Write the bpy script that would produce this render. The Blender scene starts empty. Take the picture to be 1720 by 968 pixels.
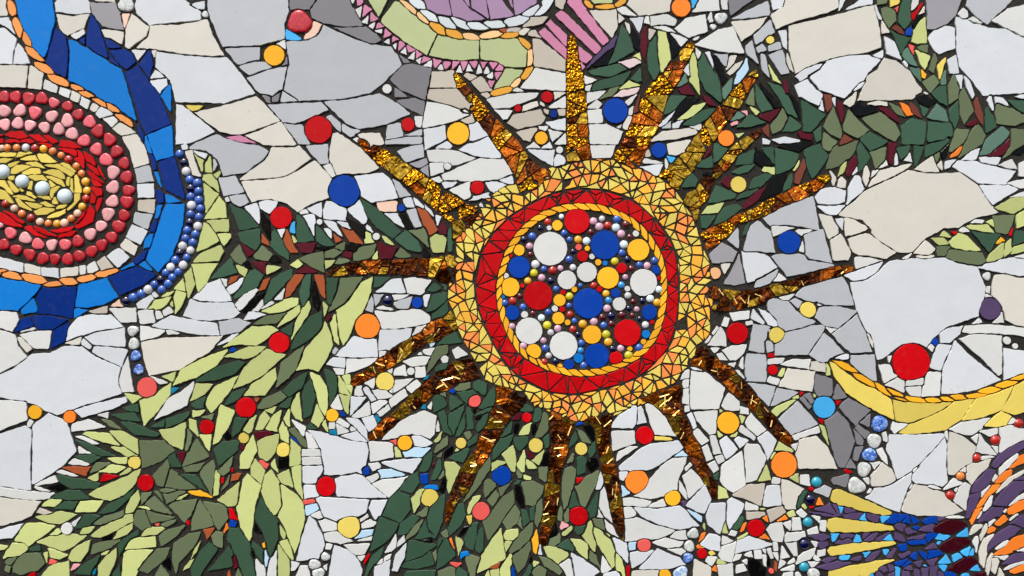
import bpy, bmesh, math, random
import numpy as np

# ---------------------------------------------------------------- camera, sky, sun, exposure
scene = bpy.context.scene
U = 0.0015                                    # metres of wall per mural unit
CAM_DIST = 2.05
cam_data = bpy.data.cameras.new('camera')
cam_data.sensor_width = 36.0
cam_data.lens = 36.0 * (CAM_DIST - 0.005) / (1720 * U)
cam_data.clip_start, cam_data.clip_end = 0.05, 200
cam = bpy.data.objects.new('camera', cam_data)
cam.location = (0, -CAM_DIST, 0); cam.rotation_euler = (math.radians(90), 0, 0)
scene.collection.objects.link(cam); scene.camera = cam

SUN_EL, SUN_ROT = 52.0, 205.0                 # behind the camera, a little to the left, veiled by cloud
world = bpy.data.worlds.new('World'); scene.world = world; world.use_nodes = True
wn, wl = world.node_tree.nodes, world.node_tree.links
sky = wn.new('ShaderNodeTexSky'); sky.sky_type = 'NISHITA'; sky.sun_disc = False
sky.sun_elevation = math.radians(SUN_EL); sky.sun_rotation = math.radians(SUN_ROT)
sky.air_density, sky.dust_density, sky.ozone_density = 1.0, 4.0, 0.6
wn['Background'].inputs['Strength'].default_value = 0.13
wl.new(sky.outputs['Color'], wn['Background'].inputs['Color'])
sun_data = bpy.data.lights.new('sun', 'SUN'); sun_data.energy = 1.9; sun_data.angle = math.radians(8); sun_data.color = (1.0, .95, .88)
sun = bpy.data.objects.new('sun', sun_data); scene.collection.objects.link(sun)
el, rot = math.radians(SUN_EL), math.radians(SUN_ROT)
from mathutils import Vector
to_sun = Vector((math.sin(rot) * math.cos(el), math.cos(rot) * math.cos(el), math.sin(el)))
sun.rotation_euler = to_sun.to_track_quat('Z', 'Y').to_euler(); sun.location = to_sun * 5
vs = scene.view_settings
vs.view_transform = 'Standard'; vs.look = 'None'; vs.gamma = 1; vs.use_curve_mapping = False
vs.exposure = 0.42

# ---------------------------------------------------------------- mosaic geometry
# every piece of the mosaic is an outline in mural units (1 unit = 1.5 mm on the wall,
# u to the right, v downwards); neighbours share the joint half and half
PAD = 60
GW, GH = 1720 + 2 * PAD, 968 + 2 * PAD
FAR = 14.0
JOINT = 2.1
rng = random.Random(11)

def parse(text):
    owner = None; cx = cy = 0; out = []
    for line in text.strip().split('\n'):
        line = line.strip()
        if not line: continue
        label = None
        if '|' in line: line, label = [q.strip() for q in line.split('|')]
        if line[0] == '@': owner = line[1:]; continue
        t = line.split()
        v = [float(q) for q in t[1:]]
        if t[0] == 'C': cx, cy = v; continue
        out.append((owner, t[0], cx, cy, v, label))
    return out

def edge_out(x, y):
    if x < 3: x = min(x, -18)
    if x > 1717: x = max(x, 1738)
    if y < 2: y = min(y, -18)
    if y > 966: y = max(y, 986)
    return x, y

def lens(x0, y0, x1, y1, w, fat=0.75):
    dx, dy = x1 - x0, y1 - y0; L = math.hypot(dx, dy); ux, uy = dx / L, dy / L
    up, dn = [], []
    for k in range(9):
        t = k / 8; s = math.sin(math.pi * min(1, max(0, t))) ** fat
        a = w * .5 * s * (1 + .18 * math.cos(math.pi * t)); b = w * .5 * s * (1 - .18 * math.cos(math.pi * t))
        up.append((x0 + dx * t - uy * a, y0 + dy * t + ux * a))
        dn.append((x0 + dx * t + uy * b, y0 + dy * t - ux * b))
    return up + dn[-2:0:-1]

def disc_poly(x, y, r, n=None, jit=.017):
    n = n or max(11, int(10 + r * .34)); a0 = rng.random() * 6
    return [(x + r * (1 + rng.uniform(-jit, jit)) * math.cos(a0 + 6.2832 * k / n),
             y + r * (1 + rng.uniform(-jit, jit)) * math.sin(a0 + 6.2832 * k / n)) for k in range(n)]

def pebble_poly(x, y, r):
    a0 = rng.random() * 6.28; e = rng.uniform(.05, .12); q = rng.uniform(.02, .08); b0 = rng.random() * 6.28
    return [(x + r * (1 + e * math.cos(3 * (a - a0)) + q * math.cos(2 * (a - b0))) * math.cos(a),
             y + r * (1 + e * math.cos(3 * (a - a0)) + q * math.cos(2 * (a - b0))) * math.sin(a))
            for a in [6.2832 * k / 22 for k in range(22)]]

class Piece:
    __slots__ = ('owner', 'kind', 'col', 'poly', 'c', 'r', 'label', 'extra', 'loop', 'area', 'win', 'mask', 'grow')
    def __init__(s, owner, kind, col, poly, c=None, r=0, label=None, extra=None):
        s.owner, s.kind, s.col, s.poly, s.c, s.r, s.label, s.extra = owner, kind, col, poly, c, r, label, extra
        s.loop = None; s.area = 0; s.win = None; s.mask = None; s.grow = 0.85

def make_pieces(text):
    P = []
    for owner, code, cx, cy, v, label in parse(text):
        if len(code) == 2:
            k, col = code
            x, y = cx + v[0] / 4, cy + v[1] / 4
            if k == '/':
                p = lens(x, y, cx + v[2] / 4, cy + v[3] / 4, v[4] / 4 * (.84 if owner == 'yellowcrescent' else 1), .55 if owner != 'bluecomet' else .8)
                P.append(Piece(owner, 'lens', col, p, label=label))
            else:
                r = v[2] / 4 * ({'b': 1.13, 'q': .96}.get(k, 1.0) if owner != 'pebble' else .88)
                kind = {'o': 'disc', 'q': 'pebble', 'b': 'bead'}[k]
                p = {'o': disc_poly, 'q': pebble_poly, 'b': disc_poly}[k](x, y, r)
                P.append(Piece(owner, kind, col, p, (x, y), r, label))
        else:
            p = [edge_out(cx + v[i] / 4, cy + v[i + 1] / 4) for i in range(0, len(v), 2)]
            P.append(Piece(owner, 'poly', code, p, label=label))
    return P

# ---- the sun's rings (radius of each ring's edge, clockwise from the top)
SUN = (972.0, 487.0)
def prof(points, scale=1, ox=0, oy=0):
    a = sorted((math.atan2(oy + y / scale - SUN[1], ox + x / scale - SUN[0]), math.hypot(ox + x / scale - SUN[0], oy + y / scale - SUN[1])) for x, y in points)
    th = np.array([q[0] for q in a]); rr = np.array([q[1] for q in a])
    th = np.concatenate([th - 2 * np.pi, th, th + 2 * np.pi]); rr = np.concatenate([rr, rr, rr])
    return lambda t: float(np.interp((t + np.pi) % (2 * np.pi) - np.pi, th, rr))
def pairs(s):
    v = [float(q) for q in s.split()]; return list(zip(v[::2], v[1::2]))
r_out = prof(pairs('1000 266 1060 282 1110 305 1150 345 1175 390 1190 440 1193 500 1188 560 1160 605 1140 640 1105 665 1070 680 1030 695 970 705 930 695 890 675 840 650 815 640 800 600 775 560 757 510 752 470 765 420 770 380 800 350 830 325 870 310 900 300 930 285 960 275'))
r_red = prof(pairs('470 85 560 92 650 120 720 170 775 230 815 300 832 390 832 480 828 560 810 640 775 700 720 755 640 795 550 820 460 838 370 835 290 800 230 760 180 700 140 620 110 560 90 480 88 400 110 320 145 260 200 200 260 160 340 115 400 95'), 2.2, 760, 280)
r_rope = prof(pairs('460 135 540 138 610 160 670 190 720 235 760 290 785 350 795 420 792 500 780 580 755 640 720 690 660 730 590 760 500 778 420 772 350 755 290 725 240 690 205 630 180 570 162 500 160 440 175 370 200 300 240 240 290 190 350 158 410 138'), 2.2, 760, 280)
def pol(t, r): return (SUN[0] + r * math.cos(t), SUN[1] + r * math.sin(t))

def sun_pieces():
    P = []
    # red ring: zigzag of snapped triangles and quads
    n = 33; tt = [2 * math.pi * (k + rng.uniform(-.4, .4)) / n for k in range(n)]
    outs = [pol(t, r_red(t)) for t in tt]; ins = [pol(t + math.pi / n + rng.uniform(-.045, .045), r_rope(t + math.pi / n) + 1) for t in tt]
    for k in range(n):
        a, b, c, d = outs[k], outs[(k + 1) % n], ins[k], ins[(k + 1) % n]
        if rng.random() < .5:
            m = ((a[0] + b[0] + c[0] * 1.2) / 3.2, (a[1] + b[1] + c[1] * 1.2) / 3.2)
            P.append(Piece('sun', 'redring', 'R', [a, b, m])); P.append(Piece('sun', 'redring', 'R', [a, m, c])); P.append(Piece('sun', 'redring', 'R', [m, b, c]))
        else: P.append(Piece('sun', 'redring', 'R', [a, b, c]))
        P.append(Piece('sun', 'redring', 'R', [c, b, d]))
    # golden rope
    n = 46
    for k in range(n):
        t = 2 * math.pi * k / n; t2 = t + 2 * math.pi / n * 1.62
        a = pol(t, r_rope(t) - 1.2); b = pol(t2, r_rope(t2) - 10.8)
        p = Piece('sun', 'rope', 'Y', lens(a[0], a[1], b[0], b[1], 10, .8)); P.append(p)
    # outer ring: nipped triangles and a few quads of yellow, gold and orange, fitted at random
    pts = []
    for tries in range(9000):
        t = rng.uniform(0, 2 * math.pi); lo, hi = r_red(t) + 3, r_out(t) + 1
        hi += rng.uniform(-7, 5)
        x, y = pol(t, lo + (hi - lo) * rng.choice((0, 1, rng.random(), rng.random())))
        if all((x - u) ** 2 + (y - v) ** 2 > 12.6 ** 2 for u, v in pts): pts.append((x, y))
    tris = []
    for a, b, c in delaunay(pts):
        m = ((pts[a][0] + pts[b][0] + pts[c][0]) / 3, (pts[a][1] + pts[b][1] + pts[c][1]) / 3)
        t = math.atan2(m[1] - SUN[1], m[0] - SUN[0]); r = math.hypot(m[0] - SUN[0], m[1] - SUN[1])
        if r_red(t) + 2 < r < r_out(t) + 3: tris.append((a, b, c))
    rng.shuffle(tris); used = set()
    for n, t in enumerate(tris):
        if n in used: continue
        used.add(n); q = [pts[i] for i in t]
        if rng.random() < .3:                                     # a chip of four corners
            for k in range(len(tris)):
                if k in used: continue
                sh = set(t) & set(tris[k])
                if len(sh) == 2:
                    used.add(k); e = [i for i in t if i not in sh][0]; f = [i for i in tris[k] if i not in sh][0]; s0, s1 = sh
                    q = [pts[e], pts[s0], pts[f], pts[s1]]; break
        if rng.random() < .02: continue
        cx, cy = sum(p[0] for p in q) / len(q), sum(p[1] for p in q) / len(q); k = rng.uniform(.70, .95)
        P.append(Piece('sun', 'chip', rng.choices('yYO', (.50, .27, .23))[0], [(cx + (x - cx) * k, cy + (y - cy) * k) for x, y in q]))
    return P

def delaunay(pts):
    big = [(-9e3, -9e3), (9e3, -9e3), (0, 2e4)]; P = pts + big; n = len(pts)
    def circ(a, b, c):
        (ax, ay), (bx, by), (cx, cy) = P[a], P[b], P[c]
        d = 2 * (ax * (by - cy) + bx * (cy - ay) + cx * (ay - by)) or 1e-9
        ux = ((ax * ax + ay * ay) * (by - cy) + (bx * bx + by * by) * (cy - ay) + (cx * cx + cy * cy) * (ay - by)) / d
        uy = ((ax * ax + ay * ay) * (cx - bx) + (bx * bx + by * by) * (ax - cx) + (cx * cx + cy * cy) * (bx - ax)) / d
        return ux, uy, (ux - ax) ** 2 + (uy - ay) ** 2
    T = {(n, n + 1, n + 2): circ(n, n + 1, n + 2)}
    for i in range(n):
        x, y = P[i]; bad = [t for t, (ux, uy, r) in T.items() if (x - ux) ** 2 + (y - uy) ** 2 < r]
        E = {}
        for t in bad:
            for e in ((t[0], t[1]), (t[1], t[2]), (t[2], t[0])):
                k = (min(e), max(e)); E[k] = E.get(k, 0) + 1
            del T[t]
        for (a, b), m in E.items():
            if m == 1: T[(a, b, i)] = circ(a, b, i)
    return [t for t in T if max(t) < n]

def fill_beads(P):
    """small beads pressed into every gap left between the discs of the sun's centre"""
    S = [(p.c[0], p.c[1], p.r) for p in P if p.owner == 'sun' and p.kind in ('disc', 'bead')]; out = []
    for R in (6.2, 5.4, 4.6):
        for tries in range(9000):
            t = rng.uniform(0, 2 * math.pi); r = (r_rope(t) - 14 - R) * math.sqrt(rng.random()); x, y = pol(t, r)
            if all((x - a) ** 2 + (y - b) ** 2 > (R + c + .7) ** 2 for a, b, c in S):
                S.append((x, y, R)); out.append(Piece('sun', 'bead', rng.choice('HHNNwwZFFRRMYyB'), disc_poly(x, y, R), (x, y), R))
    return out

def ray_pieces(text):
    """each ray is snapped across at a slant into shards; wide shards are snapped once more"""
    P = []; outlines = []
    for n, line in enumerate(text.strip().split('\n')):
        poly = pairs(line); outlines.append(poly)
        A = np.array(poly); m = A.mean(0); u, s_, vt = np.linalg.svd(A - m); ax = vt[0]; nx = np.array([-ax[1], ax[0]])
        if (m - np.array(SUN)) @ ax < 0: ax, nx = -ax, -nx
        t = (A - m) @ ax; t0, t1 = t.min(), t.max()
        cuts = []; q = t0 - 1
        while q < t1 - 8:
            cuts.append((q, rng.uniform(-.75, .75))); q += rng.uniform(14, 26)
        cuts[0] = (t0 - 60, 0); cuts.append((t1 + 60, 0))
        def plane(q, sl, sgn):
            d = ax + nx * sl; d = d / math.hypot(*d); c = float(d @ (m + ax * q)); return (d[0] * sgn, d[1] * sgn, c * sgn)
        up = m[1] < 440
        for k in range(len(cuts) - 1):
            pl = [plane(*cuts[k], -1), plane(*cuts[k + 1], 1)]
            mid = .5 * (max(cuts[k][0], t0) + min(cuts[k + 1][0], t1))
            wide = 1 - (mid - t0) / (t1 - t0)
            parts = [pl]
            if rng.random() < .25 + .75 * wide:
                an = rng.uniform(-.9, .9); d = nx * math.cos(an) + ax * math.sin(an)
                # the snap runs through a point of the ray's own middle line
                ys = [(p - m) @ nx for p in A if abs((p - m) @ ax - mid) < 30] or [0]
                pt = m + ax * mid + nx * (min(ys) + max(ys)) * .5
                c = float(d @ pt); parts = [pl + [(d[0], d[1], c)], pl + [(-d[0], -d[1], -c)]]
            for pp in parts:
                col = rng.choices('1234', (.46, .26, .1, .18) if up else (.0, .28, .45, .27))[0]  # lower rays get darker glass, putting their dimmer reflection into the colour
                c = m + ax * mid
                P.append(Piece('sun', 'shard', col, poly, (float(c[0]), float(c[1])), 0, None, (n, pp)))
    return P, outlines

def inside(poly, x, y):
    c = False; n = len(poly); j = n - 1
    for i in range(n):
        xi, yi = poly[i]; xj, yj = poly[j]
        if (yi > y) != (yj > y) and x < (xj - xi) * (y - yi) / (yj - yi + 1e-12) + xi: c = not c
        j = i
    return c

def sdf_poly(poly, X, Y):
    d = np.full(X.shape, 1e9, np.float32); s = np.zeros(X.shape, bool)
    n = len(poly)
    for i in range(n):
        ax, ay = poly[i]; bx, by = poly[(i + 1) % n]
        ex, ey = bx - ax, by - ay; L = ex * ex + ey * ey
        if L < 1e-9: continue
        wx, wy = X - ax, Y - ay
        t = np.clip((wx * ex + wy * ey) / L, 0, 1)
        d = np.minimum(d, (wx - ex * t) ** 2 + (wy - ey * t) ** 2)
        if ay != by:
            cr = ((ay > Y) != (by > Y)) & (X < ex * (Y - ay) / ey + ax)
            s ^= cr
    d = np.sqrt(d)
    return np.where(s, -d, d)

def field(p):
    """signed distance of one piece on its own small window of the wall grid"""
    xs = [q[0] for q in p.poly]; ys = [q[1] for q in p.poly]
    m = FAR
    if p.kind == 'shard':
        x0, x1, y0, y1 = p.c[0] - 40, p.c[0] + 40, p.c[1] - 40, p.c[1] + 40
        x0, x1, y0, y1 = max(x0, min(xs) - m), min(x1, max(xs) + m), max(y0, min(ys) - m), min(y1, max(ys) + m)
    else: x0, x1, y0, y1 = min(xs) - m, max(xs) + m, min(ys) - m, max(ys) + m
    i0, i1 = max(0, int(x0 + PAD)), min(GW, int(x1 + PAD) + 2)
    j0, j1 = max(0, int(y0 + PAD)), min(GH, int(y1 + PAD) + 2)
    if i1 - i0 < 3 or j1 - j0 < 3: return None
    X, Y = np.meshgrid(np.arange(i0, i1, dtype=np.float32) - PAD, np.arange(j0, j1, dtype=np.float32) - PAD)
    if p.kind in ('bead',): f = np.hypot(X - p.c[0], Y - p.c[1]) - p.r
    else: f = sdf_poly(p.poly, X, Y)
    if p.kind == 'shard':
        for a, b, c in p.extra[1]: f = np.maximum(f, a * X + b * Y - c)
    return (i0, i1, j0, j1), f

def contour(F):
    """closed loop(s) of F = 0, marching squares with shared edge ids"""
    h, w = F.shape
    I = F < 0
    a, b, c, d = I[:-1, :-1], I[:-1, 1:], I[1:, 1:], I[1:, :-1]
    code = a * 1 + b * 2 + c * 4 + d * 8
    ii, jj = np.nonzero((code > 0) & (code < 15)); cc = code[ii, jj]
    N = h * w
    nxt = {}
    T, B = ii * w + jj, (ii + 1) * w + jj
    Lf, R = N + ii * w + jj, N + ii * w + jj + 1
    E = {'T': T, 'B': B, 'L': Lf, 'R': R}
    table = {1: 'LT', 2: 'TR', 4: 'RB', 8: 'BL', 3: 'LR', 6: 'TB', 12: 'RL', 9: 'BT', 7: 'LB', 14: 'TL', 13: 'RT', 11: 'BR', 5: 'LTRB', 10: 'TRBL'}
    for k, s in table.items():
        m = np.nonzero(cc == k)[0]
        if len(m) == 0: continue
        for q in range(0, len(s), 2):
            nxt.update(zip(E[s[q]][m].tolist(), E[s[q + 1]][m].tolist()))
    loops = []
    while nxt:
        s0, e = next(iter(nxt.items())); loop = [s0]; del nxt[s0]
        while e != s0:
            loop.append(e)
            e2 = nxt.pop(e, None)
            if e2 is None: break
            e = e2
        pts = []
        for e in loop:
            if e < N:
                i, j = divmod(e, w); f0, f1 = F[i, j], F[i, j + 1]; t = f0 / (f0 - f1); pts.append((j + t, i))
            else:
                i, j = divmod(e - N, w); f0, f1 = F[i, j], F[i + 1, j]; t = f0 / (f0 - f1); pts.append((j, i + t))
        loops.append(np.array(pts, float))
    return loops

def poly_area(p):
    x, y = p[:, 0], p[:, 1]
    return .5 * float(np.sum(x * np.roll(y, -1) - np.roll(x, -1) * y))

def simplify(p, tol):
    n = len(p)
    if n < 6: return p
    k0 = int(np.argmax(((p - p.mean(0)) ** 2).sum(1))); p = np.roll(p, -k0, 0)
    k1 = int(np.argmax(((p - p[0]) ** 2).sum(1)))
    q = np.vstack([p, p[:1]]); keep = {0, k1, n}
    st = [(0, k1), (k1, n)]
    while st:
        a, b = st.pop()
        if b - a < 2: continue
        v = q[b] - q[a]; L = math.hypot(*v); w = q[a + 1:b] - q[a]
        d = np.abs(w[:, 0] * v[1] - w[:, 1] * v[0]) / L if L > 1e-6 else np.hypot(w[:, 0], w[:, 1])
        m = int(np.argmax(d))
        if d[m] > tol: keep.add(a + 1 + m); st += [(a, a + 1 + m), (a + 1 + m, b)]
    return q[sorted(keep)[:-1]]

def dedupe(P):
    """drop a piece measured twice (its outline largely repeats an earlier one)"""
    M = []
    for p in P:
        (w, f) = field(p) or ((0, 0, 0, 0), None)
        M.append(None if f is None else (w, f < 0, int((f < 0).sum())))
    drop = set()
    for i in range(len(P)):
        if M[i] is None or i in drop: continue
        a, ma, na = M[i]
        for j in range(i + 1, len(P)):
            if M[j] is None or j in drop: continue
            b, mb, nb = M[j]
            x0, x1, y0, y1 = max(a[0], b[0]), min(a[1], b[1]), max(a[2], b[2]), min(a[3], b[3])
            if x1 - x0 < 4 or y1 - y0 < 4: continue
            n = int((ma[y0 - a[2]:y1 - a[2], x0 - a[0]:x1 - a[0]] & mb[y0 - b[2]:y1 - b[2], x0 - b[0]:x1 - b[0]]).sum())
            if n < 1: continue
            if n > .38 * (na + nb - n): drop.add(j if nb <= na * 1.08 else i)
            elif n > .7 * min(na, nb):
                if not (P[i].kind in ('disc', 'bead', 'pebble') or P[j].kind in ('disc', 'bead', 'pebble')): drop.add(j if nb < na else i)
                elif min(na, nb) == na: drop.add(i)
                else: drop.add(j)
    return [p for k, p in enumerate(P) if k not in drop], [P[k] for k in drop]

def tessellate(P):
    D1 = np.full((GH, GW), FAR, np.float32); D2 = D1.copy(); ID = np.full((GH, GW), -1, np.int32)
    fields = []
    for n, p in enumerate(P):
        r = field(p); fields.append(r)
        if r is None: continue
        (i0, i1, j0, j1), f = r
        d1, d2, idn = D1[j0:j1, i0:i1], D2[j0:j1, i0:i1], ID[j0:j1, i0:i1]
        first = f < d1
        d2[...] = np.where(first, d1, np.minimum(d2, f)); d1[...] = np.minimum(d1, f); idn[first] = n
    for p in P:
        if p.kind in ('chip', 'redring', 'rope'): p.grow = .1
    yy, xx = np.mgrid[0:GH, 0:GW].astype(np.float32)
    slack = .5 * np.sin(xx * .041 + 3 * np.sin(yy * .033)) * np.sin(yy * .047 + 2 * np.sin(xx * .029))   # joints run wider here, tighter there
    wob = .55 * (np.sin(xx * .21 + 2 * np.sin(yy * .13)) * np.sin(yy * .19 + 2 * np.sin(xx * .11))) + .3 * np.sin(xx * .53 + yy * .31) * np.sin(yy * .47 - xx * .2)
    for n, p in enumerate(P):
        r = fields[n]
        if r is None: continue
        (i0, i1, j0, j1), f = r
        other = np.where(ID[j0:j1, i0:i1] == n, D2[j0:j1, i0:i1], D1[j0:j1, i0:i1])
        J = JOINT if p.kind not in ('chip', 'redring', 'shard', 'rope') else {'chip': 2.1, 'redring': 2.0, 'shard': 1.5, 'rope': 1.5}[p.kind]
        if p.kind in ('bead', 'disc', 'pebble'): F = np.maximum(f, (f - other) * .5 + .6)
        else: F = np.maximum(f - p.grow, (f - other) * .5 + J * .5 * (1 + slack[j0:j1, i0:i1])) + wob[j0:j1, i0:i1] * (1.1 if p.kind == 'poly' else .4)
        F = np.pad(F, 1, constant_values=3.0)
        loops = contour(F)
        if not loops: continue
        best = max(loops, key=lambda q: abs(poly_area(q))); ar = abs(poly_area(best))
        if ar < 9: continue
        q = simplify(best, .42 if ar > 120 else .3)
        if len(q) < 3: continue
        q = q + np.array([i0 - PAD - 1, j0 - PAD - 1])
        if poly_area(q) < 0: q = q[::-1]
        p.loop = q; p.area = ar
    return D1, ID

# outlines of the pieces, measured patch by patch (C = patch origin, then quarter units): @motif, glaze code, corners
RAYS = """759 124 768 124 790 150 815 180 840 207 868 235 888 265 905 280 928 288 912 305 900 318 872 325 868 300 850 265 830 240 805 205 785 175 765 145
955 68 960 58 966 65 972 100 980 130 986 190 990 240 992 268 970 272 952 272 953 240 952 180 952 120
1155 75 1163 68 1166 80 1150 110 1140 135 1120 165 1110 205 1090 240 1078 270 1068 285 1035 272 1032 262 1050 230 1062 200 1075 170 1100 135 1130 100
1262 122 1271 118 1273 128 1255 155 1240 185 1215 212 1197 240 1180 265 1165 285 1140 318 1125 312 1122 298 1105 297 1125 278 1150 250 1175 222 1197 190 1230 155
1277 216 1279 222 1250 252 1240 258 1225 280 1205 298 1195 312 1190 330 1175 350 1172 365 1168 378 1160 350 1148 340 1155 325 1170 318 1180 300 1195 285 1205 278 1225 252 1240 238
1393 294 1396 299 1377 317 1347 334 1312 347 1280 364 1242 375 1230 389 1202 412 1187 419 1176 394 1192 384 1217 374 1237 361 1272 349 1284 339 1317 324 1337 314 1367 304 1377 296
1192 476 1213 486 1240 490 1270 487 1295 480 1325 472 1350 464 1367 458 1400 448 1430 447 1436 450 1430 456 1395 467 1350 480 1330 490 1300 498 1280 510 1230 522 1205 522 1190 518 1212 508 1190 500
1177 577 1200 600 1217 614 1227 617 1245 637 1262 652 1280 678 1300 700 1315 717 1333 740 1327 749 1302 735 1287 712 1267 692 1250 675 1230 660 1217 645 1202 631 1182 620 1155 610 1167 592
1077 670 1107 655 1142 648 1146 655 1144 685 1152 700 1162 725 1177 757 1190 788 1206 821 1204 837 1197 836 1184 811 1162 776 1152 753 1137 731 1132 727 1122 702 1107 685 1087 675
983 705 1000 697 1030 693 1026 720 1022 735 1030 770 1040 810 1045 850 1050 905 1046 908 1038 895 1028 870 1018 820 1010 780 1002 745 1000 720 985 715
925 688 945 697 967 710 958 730 955 750 950 770 942 790 940 826 935 866 922 900 915 918 906 910 910 876 914 826 922 790 924 760 925 726 922 705
833 648 855 652 885 666 888 672 870 688 852 708 838 735 825 757 810 780 802 790 785 826 765 846 752 883 746 872 750 848 760 826 772 796 785 773 800 756 806 733 820 705 832 680 834 665
793 603 800 615 808 633 770 642 752 655 725 665 702 685 682 698 660 718 640 733 625 740 619 738 622 730 640 708 660 695 678 677 703 652 718 637 745 620 765 607
589 642 597 632 622 615 647 597 672 577 697 565 722 543 742 530 760 522 765 537 768 552 740 570 715 578 690 592 668 610 640 626 622 635 597 648 590 648
547 456 557 450 575 447 597 440 622 437 660 437 697 434 732 434 745 430 766 427 768 450 765 475 752 476 727 466 712 463 670 460 640 460 600 460 560 464 550 463
601 236 612 232 634 244 664 263 687 279 720 300 745 320 782 342 808 354 797 372 785 385 770 400 760 403 761 377 742 360 720 342 695 320 670 300 650 285 634 274 610 250"""
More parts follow.
